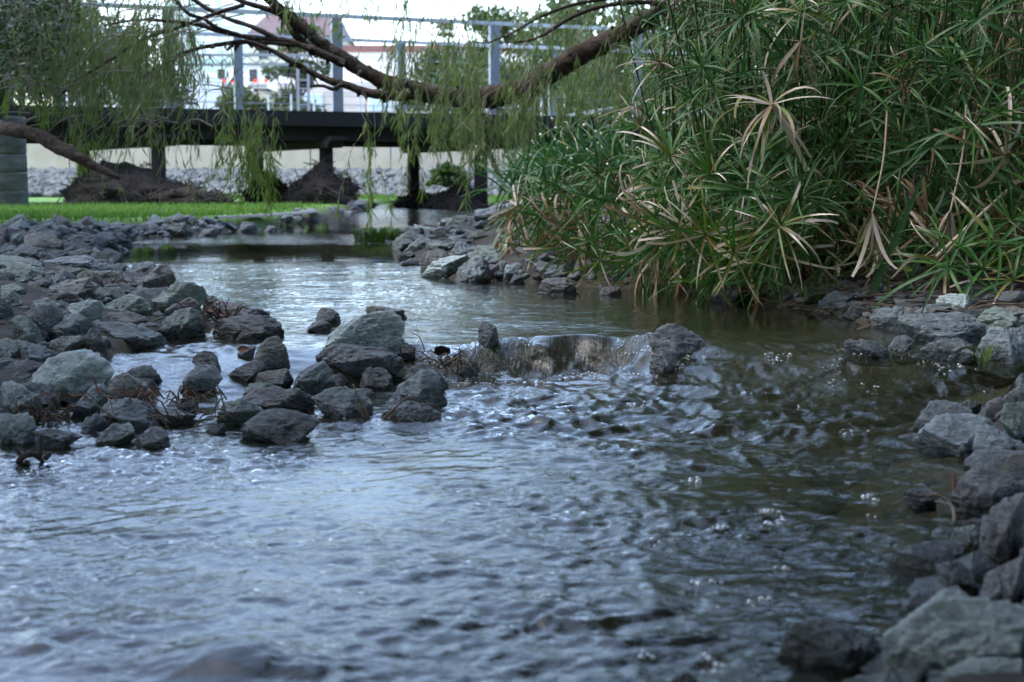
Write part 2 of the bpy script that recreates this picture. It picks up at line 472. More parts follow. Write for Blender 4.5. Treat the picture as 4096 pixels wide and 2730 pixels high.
# ================================================================== THE SETTING
def axis(segs):
    out = [segs[0][0]]
    for a, b, n in segs:
        out += list(np.linspace(a, b, n + 1)[1:])
    return np.array(out)
def grid_mesh(xs, ys, zf, keep=None):
    X, Y = np.meshgrid(xs, ys)
    x, y = X.ravel(), Y.ravel()
    z = zf(x, y)
    nx, ny = len(xs), len(ys)
    i = (np.arange(ny - 1)[:, None] * nx + np.arange(nx - 1)[None, :]).ravel()
    F = np.stack([i, i + 1, i + nx + 1, i + nx], 1)
    V = np.stack([x, y, z], 1)
    if keep is not None:
        k = keep(x, y)
        F = F[(k[F].any(1))]
        u = np.unique(F)
        m = np.full(len(V), -1); m[u] = np.arange(len(u))
        V, F = V[u], m[F]
    return V, F

# ground: stream bed, banks and everything out to the horizon, one sheet
gx = axis([(-700, -60, 12), (-60, -14, 16), (-14, -4, 60), (-4, 3, 170), (3, 14, 60), (14, 60, 16), (60, 700, 12)])
gy = axis([(-300, -20, 10), (-20, 0.5, 30), (0.5, 8, 190), (8, 26, 150), (26, 40, 60), (40, 120, 16), (120, 1400, 14)])
def gz(x, y):
    z = T(x, y)
    q = np.stack([x, y], 1)
    rough = np.clip(1 - lawn_mask(x, y), 0.05, 1)
    near = (np.abs(x) < 16) & (y < 45) & (y > -22)
    n = np.zeros_like(z)
    n[near] = vn2(q[near] * 2.3, 3) * 0.02 + vn2(q[near] * 7.1, 4) * 0.012 + vn2(q[near] * 19, 5) * 0.006
    return z + n * rough
gm, nt, out = mat('ground_soil')
co = N(nt, 'ShaderNodeNewGeometry').outputs['Position']
n1, n2, n3 = noise(nt, co, 1.7, 5), noise(nt, co, 14, 5, 0.65), noise(nt, co, 70, 4, 0.7)
c = mixc(nt, ramp(nt, n2, [(0.35, 0.0), (0.65, 1.0)]), (0.012, 0.012, 0.010), (0.028, 0.026, 0.021))
c = mixc(nt, mth(nt, 'MULTIPLY', ramp(nt, n1, [(0.45, 0.0), (0.65, 1.0)]), 0.55), c, (0.05, 0.045, 0.035))
c = mixc(nt, mth(nt, 'MULTIPLY', ramp(nt, n3, [(0.55, 0.0), (0.75, 1.0)]), 0.5), c, (0.08, 0.078, 0.072))
at = N(nt, 'ShaderNodeAttribute'); at.attribute_name = 'turf'
ab = N(nt, 'ShaderNodeAttribute'); ab.attribute_name = 'bed'
c = mixc(nt, ab.outputs['Fac'], c, mixc(nt, ramp(nt, n2, [(0.35, 0.0), (0.65, 1.0)]), (0.035, 0.032, 0.020), (0.095, 0.083, 0.052)))
c = mixc(nt, at.outputs['Fac'], c, (0.085, 0.18, 0.035))
bsdf(nt, out, c, 0.85, bump(nt, mth(nt, 'ADD', n2, mth(nt, 'MULTIPLY', n3, 0.4)), 0.8, 0.02), 0.25)
V, F = grid_mesh(gx, gy, gz)
me = mesh_from('ground', V, F, gm)
turf = np.maximum(lawn_mask(V[:, 0], V[:, 1]), sstep(24.5, 25.5, V[:, 1]) * sstep(28.8, 28.0, V[:, 1]))
turf = np.maximum(turf, sstep(-0.9, -0.5, V[:, 0]) * sstep(24, 25, V[:, 1]) * sstep(60, 50, V[:, 1]))
a = me.attributes.new('turf', 'FLOAT', 'POINT'); a.data.foreach_set('value', turf.astype(np.float32))
bedv = sstep(0.0, 0.04, W(V[:, 0], V[:, 1]) - T(V[:, 0], V[:, 1]))
a = me.attributes.new('bed', 'FLOAT', 'POINT'); a.data.foreach_set('value', bedv.astype(np.float32))
tag(put('ground', me), kind='structure')

# water -------------------------------------------------------------
def crop_px(which, x, y):              # coordinates read off an enlarged piece of the photograph -> photograph pixels
    ox, oy, s = {'L': (0, 850, .6058), 'M': (1000, 850, .6058), 'R': (2400, 1000, .7208), 'Q': (2300, 1700, .7633),
                 'F': (0, 1700, .85), 'B': (2500, 0, .6783), 'C': (1200, 0, .595), 'A': (0, 0, .595), 'S': (2000, 500, .4675), 'V': (3100, 600, .4235)}[which]
    return ox + x * s, oy + y * s
HUMPS = []                             # water lifted over drowned stones: x, y, half sizes, height
for w, x, y, rx, ry, h in (('R', 1460, 660, .11, .10, .05), ('R', 1400, 695, .10, .07, .05), ('R', 720, 590, .13, .12, .05),
                           ('R', 1950, 700, .12, .07, .03), ('R', 1010, 650, .10, .07, .035), ('R', 1300, 1040, .11, .07, .035),
                           ('R', 1050, 1060, .12, .07, .025), ('R', 1350, 780, .12, .06, .03), ('R', 200, 660, .17, .14, .055), ('M', 1700, 930, .12, .1, .03),
                           ('M', 2150, 950, .14, .1, .04), ('F', 940, 1150, .08, .06, .05), ('F', 620, 960, .10, .05, .012),
                           ('F', 1250, 1120, .08, .05, .012)):
    g = ground_hit(*crop_px(w, x, y))
    HUMPS.append((g.x, g.y, rx, ry, h))
def rot2(x, y, a): return np.stack([x * math.cos(a) - y * math.sin(a), x * math.sin(a) + y * math.cos(a)], 1)
def wave_zone(x, y):
    """turbulence 0..1 below the fall; ripple strength along the reach"""
    c = crest(x)
    turb = sstep(c + 0.02, c - 0.12, y) * sstep(2.0, 3.7, y) * sstep(-0.5, 0.0, x)
    rip = np.interp(y, [0, 1.5, 3.9, 4.3, 4.7, 6.5, 8.2, 8.6, 10.0, 10.4, 11.4, 11.8, 14, 16, 26], [1, 1, 1, .55, .5, .5, .4, .035, .03, .35, .3, .03, .05, .5, .6])
    calm = sstep(0.35, 0.8, x) * sstep(4.35, 4.7, y)
    edge = sstep(0.45, 1.15, x) * sstep(2.6, 2.1, y)
    q = rot2(x, y, .25) + .25 * vn2(rot2(x, y, .9) * 1.7, 71)[:, None]
    patch = np.clip(.72 + .55 * vn2(q * (2.1, 3.6), 72) + .38 * vn2(q * (5.2, 9.0), 73), .22, 1.6)     # slicks and riffled streaks
    return turb, rip * (1 - 0.8 * calm) * (1 - 0.45 * edge) * np.where(y < 4.2, patch, .6 + .4 * patch)
def water_z(x, y, full=True):
    z = W(x, y)
    turb, rip = wave_zone(x, y)
    wx = x + 0.05 * vn2(rot2(x, y, .3) * 2.2, 31) + 0.018 * vn2(rot2(x, y, 1.1) * 9, 32)
    wy = y + 0.05 * vn2(rot2(x, y, .7) * 2.2, 33) + 0.018 * vn2(rot2(x, y, .2) * 9, 34)
    for hx, hy, rx, ry, h in HUMPS:
        e = ((wx - hx) / rx) ** 2 + ((wy - hy) / ry) ** 2
        z = z + 0.42 * h * np.exp(-e * 1.3)
    w = 0
    for k, (lam, amp, st) in enumerate(((.34, .004, 1.2), (.14, .0038, 1.4), (.070, .0042, 1.6), (.038, .0036, 1.7), (.023, .0023, 1.6), (.014, .0009, 1.5))):
        q = rot2(wx, wy, (.45, -.35, .2, -.55, .6, -.1)[k])
        n = vn2(q / lam * (1.0, st), 40 + k)
        w = w + amp * (0.55 * n + 0.9 * (0.5 - np.abs(vn2(rot2(q[:, 0], q[:, 1], .35 - .25 * k) / lam * (1.0, st) * 0.83 + 5.5, 60 + k))))
    z = z + w * rip * (1 + 0.5 * turb)
    t = 0
    for k, (lam, amp) in enumerate(((.16, .018), (.075, .011), (.038, .0055), (.019, .0022))):
        q = rot2(wx, wy, 0.9 + 2.1 * k)
        t = t + amp * (0.7 - 1.6 * np.abs(vn2(q / lam, 80 + k)))
    z = z + t * turb * (0.55 + 0.45 * vn2(rot2(x, y, .4) * 3.1, 90))
    c = crest(x)                       # streaks running down the fall
    f = np.exp(-((y - c + 0.09) / 0.07) ** 2) * np.clip(.6 + .8 * vn2(rot2(x, y, .2) * 4.5, 99), .1, 1) * (1 - .6 * sstep(.3, .5, x))
    z = z + f * (0.010 * vn2(np.stack([wx / .040, wy / .20], 1), 95) + 0.007 * (0.4 - np.abs(vn2(np.stack([wx / .022, wy / .12], 1), 96))))
    return z
wx_ = axis([(-9, -3.4, 40), (-3.4, 2.0, 860), (2.0, 5, 40)])
wy_ = np.concatenate([np.linspace(-40, 1.0, 40), np.geomspace(1.03, 26, 930)])
V, F = grid_mesh(wx_, wy_, lambda x, y: x * 0, keep=lambda x, y: T(x, y) < W(x, y) + 0.07)
V[:, 2] = water_z(V[:, 0], V[:, 1])
me = mesh_from('stream_water', V, F)
turb, rip = wave_zone(V[:, 0], V[:, 1])
c = crest(V[:, 0])
fall = np.exp(-((V[:, 1] - c + 0.10) / 0.075) ** 2) * sstep(-0.5, -0.2, V[:, 0]) * (1 - .85 * sstep(.3, .5, V[:, 0])) * np.clip(.75 + .6 * vn2(V[:, :2] * 5.5, 98), .15, 1)
dep = np.maximum(np.clip(W(V[:, 0], V[:, 1]) - T(V[:, 0], V[:, 1]), 0, 1), .9 * np.exp(-((V[:, 1] - c + .12) / .14) ** 2) * sstep(-.6, -.3, V[:, 0]))
foot = np.exp(-((V[:, 1] - c + .23 + .05 * np.sin(V[:, 0] * 13)) / .06) ** 2) * sstep(-.4, -.1, V[:, 0]) * np.clip(.5 + vn2(V[:, :2] * 6.0, 97), 0, 1)
for nme, val in (('foot', foot), ('rip', rip), ('depth', dep), ('turb', turb), ('fall', fall)):
    a = me.attributes.new(nme, 'FLOAT', 'POINT'); a.data.foreach_set('value', val.astype(np.float32))
wm, nt, out = mat('stream_water')
def attr(n):
    q = N(nt, 'ShaderNodeAttribute'); q.attribute_name = n
    return q.outputs['Fac']
pos = N(nt, 'ShaderNodeNewGeometry').outputs['Position']
b1 = noise(nt, vscale(nt, pos, (48, 70, 50)), 1, 3, 0.55, 0.8)
b2 = noise(nt, vscale(nt, pos, (150, 26, 40)), 1, 3, 0.6)
b3 = noise(nt, pos, 190, 2, 0.5)
hgt = mth(nt, 'ADD', mth(nt, 'ADD', mth(nt, 'MULTIPLY', b1, 0.8), mth(nt, 'MULTIPLY', b2, mth(nt, 'MULTIPLY_ADD', attr('fall'), 9.0, 0.05))), mth(nt, 'MULTIPLY', b3, 0.12))
hgt = mth(nt, 'MULTIPLY', hgt, mth(nt, 'MAXIMUM', mth(nt, 'MINIMUM', mth(nt, 'MULTIPLY_ADD', attr('rip'), 1.2, 0.0), 1.0), attr('fall')))
nrm = bump(nt, hgt, 0.9, 0.0030)
fr = N(nt, 'ShaderNodeFresnel'); fr.inputs[0].default_value = 1.33
nt.links.new(nrm, fr.inputs[1])
gl = N(nt, 'ShaderNodeBsdfGlossy'); gl.inputs['Roughness'].default_value = 0.02
gl.inputs[0].default_value = (1, 1, 1, 1)
nt.links.new(nrm, gl.inputs['Normal'])
tp = N(nt, 'ShaderNodeBsdfTransparent'); tp.inputs[0].default_value = (0.80, 0.86, 0.76, 1)
df = N(nt, 'ShaderNodeBsdfDiffuse')
air = noise(nt, vscale(nt, pos, (95, 24, 24)), 1, 4, 0.7, 0.5)
foamf = mth(nt, 'MULTIPLY', ramp(nt, air, [(0.56, 0.0), (0.63, 1.0)]), mth(nt, 'ADD', mth(nt, 'ADD', mth(nt, 'MULTIPLY', attr('fall'), 0.06), mth(nt, 'MULTIPLY', attr('foot'), 0.50)), mth(nt, 'MULTIPLY', attr('turb'), 0.10)))
nt.links.new(mixc(nt, foamf, (0.018, 0.021, 0.014), (0.55, 0.58, 0.60)), df.inputs[0])
murk = mth(nt, 'SUBTRACT', 1.0, mth(nt, 'POWER', 2.718, mth(nt, 'MULTIPLY', attr('depth'), -5.8)))
murk = mth(nt, 'MAXIMUM', mth(nt, 'MINIMUM', mth(nt, 'MULTIPLY_ADD', murk, 0.86, 0.03), 0.93), foamf)
m1 = N(nt, 'ShaderNodeMixShader'); m2 = N(nt, 'ShaderNodeMixShader')
nt.links.new(murk, m1.inputs[0]); nt.links.new(tp.outputs[0], m1.inputs[1]); nt.links.new(df.outputs[0], m1.inputs[2])
nt.links.new(fr.outputs[0], m2.inputs[0]); nt.links.new(m1.outputs[0], m2.inputs[1]); nt.links.new(gl.outputs[0], m2.inputs[2])
nt.links.new(m2.outputs[0], out.inputs[0])
me.materials.append(wm)
tag(put('stream_water', me), kind='structure')

# grass on the lawn ---------------------------------------------------
def blades(n, xs, ys, ok, h0, h1, w, m, name, zf=T, lean=0.5):
    x = nr.uniform(*xs, n); y = nr.uniform(*ys, n)
    k = ok(x, y); x, y = x[k], y[k]
    n = len(x); z = zf(x, y) - 0.004
    h = nr.uniform(h0, h1, n); a = nr.uniform(0, 6.283, n)
    lx, ly = nr.normal(0, lean, n) * h, nr.normal(0, lean, n) * h
    p = np.stack([x, y, z], 1)
    s = np.stack([np.cos(a), np.sin(a), 0 * a], 1) * (w / 2) * nr.uniform(.7, 1.3, n)[:, None]
    mid = p + np.stack([lx * .35, ly * .35, h * .6], 1)
    tip = p + np.stack([lx, ly, h], 1)
    v = np.stack([p - s, p + s, mid + s * .8, mid - s * .8, tip], 1).reshape(-1, 3)
    b = np.arange(n)[:, None] * 5
    f = [tuple(q) for q in (b + [0, 1, 2, 3])] + [tuple(q) for q in (b + [3, 2, 4])]
    r = nr.random(n)
    uv = np.stack([np.tile([0, 0, .5, .5, 1], n), np.repeat(r, 5)], 1)
    return put(name, mesh_from(name, v, f, m, False, uv))
o = blades(30000, (-7.2, -1.8), (10.7, 18.5), lambda x, y: (lawn_mask(x, y) > 0.5) & (nr.random(len(x)) < np.clip((19 - y) / 7, .15, 1)), 0.035, 0.075, 0.011, M['grass'], 'grass')
tag(o, 'short bright green grass of the lawn on the far bank', 'grass', kind='stuff')
o = blades(9000, (-6, 3), (24.6, 28.6), lambda x, y: x > -20, 0.05, 0.10, 0.02, M['grass'], 'grass')
tag(o, 'strip of bright grass beyond the footbridge', 'grass', kind='stuff')

# curved concrete path edge at the tip of the lawn
mb = MB()
pp = spline([(-2.55, 12.3), (-2.42, 12.6), (-2.34, 12.9), (-2.28, 13.2), (-2.15, 14.3), (-2.25, 15.8), (-2.7, 17.2)], 8)
V, F = [], []
for i, (x, y) in enumerate(pp):
    t = pp[min(i + 1, len(pp) - 1)] - pp[max(i - 1, 0)]
    t = t / np.linalg.norm(t)
    nx, ny = t[1], -t[0]
    wd = 0.03 + 0.07 * sstep(12.6, 14.2, y)
    for o_, z in ((0, .24), (0, .262), (wd, .258), (wd + .02, .24)):
        V.append((x + nx * (o_ - .02), y + ny * (o_ - .02), z))
for i in range(len(pp) - 1):
    for j in range(3):
        F.append((i * 4 + j, i * 4 + j + 1, i * 4 + j + 5, i * 4 + j + 4))
mb.add(V, F)
o = mb.build('path_edge', M['kerbc'], origin=(-2.2, 13.2, .2))
tag(o, kind='structure')

# ================================================================== ROCKS
_ico = {}
def ico(sub):
    if sub not in _ico:
        bm = bmesh.new()
        bmesh.ops.create_icosphere(bm, subdivisions=sub, radius=1)
        v = np.array([q.co[:] for q in bm.verts]); f = np.array([[q.index for q in p.verts] for p in bm.faces])
        bm.free()
        _ico[sub] = (v / np.linalg.norm(v, axis=1)[:, None], f)
    return _ico[sub]
def outline_radius(poly, th):
    p = np.array(poly, float); q = np.roll(p, -1, 0)
    r = np.zeros(len(th)); dx, dz = np.cos(th), np.sin(th)
    for (ax, az), (bx, bz) in zip(p, q):
        ex, ez = bx - ax, bz - az
        den = dx * ez - dz * ex
        ok = np.abs(den) > 1e-9
        den = np.where(ok, den, 1)
        t = (ax * ez - az * ex) / den
        u = (ax * dz - az * dx) / den
        r = np.where(ok & (t > 0) & (u >= -1e-6) & (u <= 1 + 1e-6), np.maximum(r, t), r)
    return np.where(r <= 0, np.median(r[r > 0]) if (r > 0).any() else .1, r)
def hull_planes(pts):
    bm = bmesh.new()
    for p in pts: bm.verts.new(p)
    bm.verts.ensure_lookup_table()
    bmesh.ops.convex_hull(bm, input=bm.verts[:])
    bm.normal_update()
    n, d = [], []
    for f in bm.faces:
        q = np.array(f.normal[:]); c = np.array(f.verts[0].co[:])
        if np.linalg.norm(q) < .5: continue
        if q @ c < 0: q = -q
        n.append(q); d.append(max(q @ c, 1e-3))
    bm.free()
    return np.array(n), np.array(d)
def rock_mesh(poly, depth, seed, sub=4, rough=1.0):
    """a broken stone: poly is its outline in metres around (0,0) in the x-z plane, depth its half thickness along y"""
    rg = np.random.default_rng(seed)
    p = np.array(poly, float)
    c2 = (p.min(0) + p.max(0)) / 2
    sc = np.ptp(p, axis=0) / 2 + 1e-6
    u = (p - c2) / sc                                   # outline in -1..1
    pts = [(a, rg.uniform(-.20, .35), b) for a, b in u]
    m0 = u.mean(0)
    def inside(x, z, w=.86):
        """pull (x, z) inside the outline"""
        v_ = np.array([x, z]) - m0
        L_ = np.linalg.norm(v_) + 1e-6
        r_ = outline_radius(u - m0, np.array([math.atan2(v_[1], v_[0])]))[0] * w
        return m0 + v_ * min(1, r_ / L_)
    zr, tl = rg.uniform(-.05, .45), rg.uniform(-.35, .35)       # a ridge across the front: lit slope above, dark face below
    xs_ = sorted(rg.uniform(-.8, .8, 2)) if rg.random() < .75 else [rg.uniform(-.4, .4)]
    for x_ in xs_:
        q = inside(x_, zr + tl * x_)
        pts.append((q[0], -rg.uniform(.72, 1.0), q[1]))
    q = inside(rg.uniform(-.5, .5), -.8)
    pts.append((q[0], -rg.uniform(.45, .95), q[1]))
    for k in range(2):
        q = inside(rg.uniform(-.7, .7), rg.uniform(-.5, .5))
        pts.append((q[0], rg.uniform(.6, 1.0), q[1]))
    q = inside(rg.uniform(-.4, .4), -.85)
    pts.append((q[0], .7, q[1]))
    n, dpl = hull_planes(pts)
    cen = np.array([0.0, 0.0, 0.0])
    d, f = ico(sub)
    den = d @ n.T
    r = np.where(den > 1e-4, dpl[None, :] / np.maximum(den, 1e-4), 1e9)
    r.sort(axis=1)
    q = d * np.minimum(r[:, 0], 2.0)[:, None]
    off = rg.uniform(-50, 50, 3)
    ax = rg.normal(0, 1, 3); ax[2] += 1.0; ax /= np.linalg.norm(ax)
    dd = q / np.maximum(np.linalg.norm(q, axis=1), 1e-6)[:, None]
    n1 = fbm(q * 1.9 + off, seed, 3)
    n2 = 1 - np.abs(fbm(q * 3.6 + off, seed + 9, 4, 0.55)) * 1.6
    lam = q @ ax
    st = vn(np.stack([lam * 7 + 0.9 * n1, q[:, 0] * 1.1, q[:, 2] * 1.1], 1) + off, seed + 20)
    st = np.clip(st * 3.0, -1, 1)
    chip = np.clip(vn(q * 2.6 + off * 1.3, seed + 40) - .25, 0, 1)
    q = q + dd * (0.020 * n1 + 0.040 * n2 + 0.024 * st - 0.13 * chip)[:, None] * rough
    q = q + dd * (0.010 * fbm(q * 13 + off, seed + 31, 3))[:, None] * rough
    v = np.stack([q[:, 0] * sc[0] + c2[0], q[:, 1] * depth, q[:, 2] * sc[1] + c2[1]], 1)
    return v, f
ROCKS = [
 # piece, outline, stone, label
 ('L',[(0,110),(40,95),(70,150),(60,215),(0,225)],'purple','dark rock at the left edge just below the lawn'),
 ('L',[(60,200),(95,150),(140,135),(175,180),(165,220),(70,225)],'green','greenish rock left of the big brown rock below the lawn'),
 ('L',[(160,150),(260,130),(340,140),(420,200),(415,260),(330,272),(180,220)],'brown','big brown rock standing below the lawn at upper left'),
 ('L',[(300,150),(340,130),(400,150),(420,195),(360,185)],'green','grey lump leaning on the right end of the big brown rock'),
 ('L',[(430,190),(470,160),(560,150),(650,175),(660,215),(520,218)],'dark','low dark rock at the far water edge right of the brown rock'),
 ('L',[(640,200),(680,165),(760,160),(850,185),(860,220),(700,222)],'dark','flat wet rock ending the row in the far water under the lawn'),
 ('L',[(1090,120),(1150,70),(1230,60),(1260,110),(1290,155),(1120,160)],'brown','brown boulder below the lawn with dry stalks hanging above it'),
 ('L',[(1560,110),(1600,60),(1680,70),(1720,125),(1570,130)],'dark','dark rounded rock near the lawn tip at the far shore'),
 ('L',[(1290,150),(1340,110),(1420,105),(1450,140),(1420,158)],'dark','low black wet rock left of the dark rounded rock by the lawn tip'),
 ('L',[(1730,125),(1770,85),(1820,95),(1840,130)],'dark','small black wet rock right of the dark rounded rock by the lawn tip'),
 ('L',[(90,235),(160,212),(260,240),(330,280),(370,300),(300,328),(100,290)],'dark','dark flat rock below the big brown rock'),
 ('L',[(295,320),(400,288),(560,283),(640,318),(720,360),(738,392),(340,390)],'blue','long smooth blue grey rock pointing into the stream at left'),
 ('L',[(0,280),(120,293),(260,340),(340,385),(320,410),(180,365),(0,355)],'green','flat sloping slab at the left edge above the cracked boulder'),
 ('L',[(0,375),(90,350),(200,363),(290,395),(325,425),(210,455),(140,488),(0,470)],'green','wide cracked green grey boulder at the left edge'),
 ('L',[(350,405),(420,370),(560,366),(602,400),(540,432),(430,448)],'green','flat topped rock below the long smooth blue grey rock'),
 ('L',[(560,420),(620,390),(740,388),(800,420),(832,460),(700,470),(610,462)],'green','low dark green rock left of the pyramid shaped rock at the water'),
 ('L',[(140,490),(260,440),(330,440),(362,480),(240,532),(160,535)],'purple','small pinkish rock behind the long brown slab'),
 ('L',[(240,570),(330,490),(450,445),(590,430),(642,500),(560,565),(420,530)],'brown','long brown green slab sloping up to the right in the left pile'),
 ('L',[(0,490),(80,470),(170,500),(182,532),(130,560),(0,545)],'green','flat rock at the left edge under the cracked boulder'),
 ('L',[(0,530),(70,513),(110,550),(152,605),(100,617),(20,645),(0,645)],'green','rounded grey rock at the left edge with a dry leaf beside it'),
 ('L',[(240,580),(330,530),(440,516),(500,550),(532,582),(440,603),(400,614)],'brown','pinkish tan rock lying in front of the long brown green slab'),
 ('L',[(523,578),(570,500),(620,498),(682,545),(650,585)],'green','small upright grey green rock with a dark cleft'),
 ('L',[(845,543),(940,470),(1010,400),(1050,350),(1095,345),(1135,400),(1165,465),(1080,535),(900,550)],'brown','reddish brown pyramid shaped rock with pointed top by the water'),
 ('L',[(998,640),(1010,590),(1080,530),(1170,458),(1260,453),(1325,500),(1355,550),(1335,625),(1250,640),(1060,700)],'green','big tilted grey green rock right of the reddish pyramid'),
 ('L',[(1062,690),(1100,630),(1190,580),(1260,556),(1312,600),(1345,690),(1200,720)],'purple','purple brown rock squeezed behind the lichen spotted rock'),
 ('L',[(1012,775),(1070,720),(1110,668),(1180,640),(1270,622),(1312,650),(1342,740),(1365,825),(1180,835),(1060,805)],'green','dark rock with yellow lichen on top standing at the water edge'),
 ('L',[(665,680),(690,620),(760,580),(850,543),(930,560),(1000,640),(990,695),(870,680),(700,668)],'green','broad grey green rock behind the dark blue slab'),
 ('L',[(438,625),(470,600),(650,576),(677,600),(683,685),(640,735),(560,700),(440,650)],'pale','blocky light green rock with square end in the left pile'),
 ('L',[(153,665),(220,590),(310,568),(380,590),(484,672),(420,690),(340,660),(250,660)],'green','thin arched rock behind the dark triangular rock'),
 ('L',[(153,695),(220,630),(330,598),(380,640),(412,692),(345,745),(320,850),(260,765),(220,705)],'dark','dark triangular rock between the arched rock and the ochre stained one'),
 ('L',[(68,835),(90,700),(130,676),(190,705),(250,780),(312,852),(270,878),(150,850)],'green','upright pale edged rock leaning right in the left pile'),
 ('L',[(323,805),(340,730),(420,685),(520,666),(580,690),(622,760),(633,825),(560,830),(400,850),(340,855)],'blue','rounded blue grey rock with an ochre stain'),
 ('L',[(550,830),(600,760),(640,785),(704,872),(692,925),(600,935),(548,915)],'dark','dark wet rock between the ochre stained rock and the dark blue slab'),
 ('L',[(260,885),(400,820),(530,808),(583,830),(562,893),(500,925),(360,935)],'brown','tan ridged rock in front of the ochre stained rock'),
 ('L',[(612,745),(640,725),(800,728),(960,770),(1080,808),(1140,862),(1110,890),(950,890),(720,875),(650,800)],'blue','long dark blue slab with layered edge lying at the water'),
 ('L',[(678,695),(720,660),(850,658),(960,700),(1003,752),(900,750),(740,735)],'brown','flat brownish rock just behind the dark blue slab'),
 ('L',[(0,835),(60,831),(185,852),(115,875),(112,965),(80,990),(0,965)],'pale','whitish topped rock at the left edge'),
 ('L',[(108,875),(180,856),(290,880),(372,938),(305,1010),(115,990)],'blue','smooth blue grey rock beside the whitish rock'),
 ('L',[(28,1045),(90,985),(180,973),(302,1010),(262,1065),(60,1085)],'purple','low purple rock left of the largest left boulder'),
 ('L',[(205,1085),(300,1000),(350,950),(440,923),(560,920),(622,945),(700,1000),(758,1072),(700,1135),(640,1135),(560,1185),(520,1243),(440,1253),(390,1175),(300,1135),(218,1115)],'pale','largest boulder of the left pile, grey green with a stepped top'),
 ('L',[(63,1092),(110,1053),(232,1085),(212,1118),(140,1143),(70,1118)],'green','small greenish rock at the left foot of the largest left boulder'),
 ('L',[(0,1130),(60,1116),(180,1160),(272,1210),(288,1270),(252,1315),(0,1330)],'pale','pale sloping boulder at the left edge above dry stalks'),
 ('L',[(128,1132),(190,1113),(270,1130),(370,1200),(418,1292),(360,1325),(300,1300),(280,1205)],'dark','dark rock under the largest left boulder beside dry stalks'),
 ('L',[(435,1355),(540,1230),(610,1138),(680,1123),(713,1180),(702,1235),(650,1280),(560,1350)],'blue','upright blue grey rock in front of the largest left boulder'),
 ('L',[(687,1155),(740,1080),(830,1053),(900,1110),(1000,1190),(1065,1260),(960,1265),(820,1240),(700,1250)],'brown','brown wedge rock sloping down to the right'),
 ('L',[(828,1052),(920,1013),(990,1013),(1062,1070),(1084,1145),(1000,1140),(880,1100)],'dark','dark rock behind the brown wedge rock'),
 ('L',[(868,1095),(1010,1098),(1082,1180),(1085,1215),(980,1200)],'green','greenish rock tucked between the brown wedge and the dark rock behind it'),
 ('L',[(1165,1155),(1230,1080),(1300,1003),(1410,1008),(1440,1060),(1478,1092),(1440,1135),(1330,1165),(1220,1195),(1180,1180)],'blue','overhanging rock with black shadow under it and water beside it'),
 ('L',[(1255,985),(1310,918),(1390,918),(1432,960),(1473,1045),(1440,1070),(1330,1010)],'dark','wet rock behind the overhanging rock'),
 ('L',[(1635,975),(1720,870),(1760,823),(1830,818),(1862,850),(1902,920),(1933,992),(1922,1025),(1830,1035),(1750,1025),(1660,995)],'brown','block shaped brown grey rock left of the big central boulder'),
 ('L',[(1568,935),(1620,888),(1692,883),(1655,962),(1590,960)],'dark','small wet rock with a fallen leaf on it'),
 ('L',[(1505,1075),(1560,1030),(1660,988),(1722,983),(1753,1018),(1680,1075),(1590,1115),(1520,1110)],'dark','dark sloping rock below the block shaped rock'),
 ('L',[(1635,1115),(1720,1050),(1900,1028),(1938,1100),(1890,1155),(1800,1150),(1700,1140)],'brown','brownish rock at the foot of the block shaped rock'),
 ('L',[(1398,795),(1400,740),(1460,700),(1600,688),(1720,678),(1792,700),(1803,730),(1862,750),(1868,805),(1700,815),(1550,835),(1420,828)],'dark','long low dark rock in the water below the purple slab'),
 ('L',[(1378,625),(1430,578),(1560,598),(1700,633),(1783,660),(1772,685),(1600,700),(1480,695),(1400,660)],'purple','long purple slab pointing out into the stream'),
 ('L',[(1338,545),(1400,548),(1452,580),(1385,628),(1340,610)],'dark','small rock wedged between the tilted rock and the purple slab'),
 ('L',[(1538,845),(1590,793),(1650,798),(1694,842),(1640,855)],'dark','small low rock awash below the long dark rock'),
 ('L',[(655,1335),(700,1250),(830,1223),(940,1240),(1003,1300),(1083,1392),(1105,1435),(900,1445),(700,1410)],'blue','large smooth flat rock with dry stalks on it at lower left'),
 ('L',[(925,1255),(1100,1300),(1200,1328),(1293,1340),(1262,1395),(1150,1418),(1000,1345)],'purple','thin sloping ledge beside the large smooth flat rock'),
 ('L',[(1087,1265),(1140,1243),(1260,1233),(1292,1270),(1298,1335),(1200,1345)],'blue','rock draped with dry grass beside the small fall'),
 ('L',[(515,1435),(560,1360),(640,1323),(702,1370),(705,1445),(640,1475),(550,1465)],'blue','squat blue grey rock left of the large smooth flat rock'),
 ('L',[(700,1375),(760,1338),(812,1365),(803,1405),(720,1425)],'dark','small dark rock leaning on the large smooth flat rock'),
 ('L',[(585,1548),(680,1450),(740,1400),(850,1398),(893,1440),(882,1495),(760,1535),(640,1558)],'green','ochre tinted rock at the water beside the dark purple rock'),
 ('L',[(845,1560),(920,1470),(990,1413),(1060,1418),(1113,1470),(1130,1555),(1000,1575),(880,1570)],'purple','smooth dark purple rock at the water edge lower left'),
 ('L',[(0,1320),(180,1318),(237,1380),(243,1475),(150,1515),(50,1540),(0,1540)],'pale','big pale slab at the left edge standing in the water'),
 ('L',[(215,1510),(320,1488),(480,1518),(545,1545),(400,1572),(250,1570)],'dark','low wet rock awash beside the big pale slab'),
 ('L',[(1415,1395),(1440,1320),(1480,1260),(1590,1223),(1680,1268),(1733,1312),(1702,1345),(1580,1395),(1480,1405)],'green','grey green rock left of the brown boulder in the middle cluster'),
 ('L',[(1595,1225),(1680,1163),(1830,1153),(1990,1163),(2062,1218),(2093,1290),(2088,1335),(1990,1345),(1850,1330),(1740,1315)],'brown','wide brown boulder in the middle cluster'),
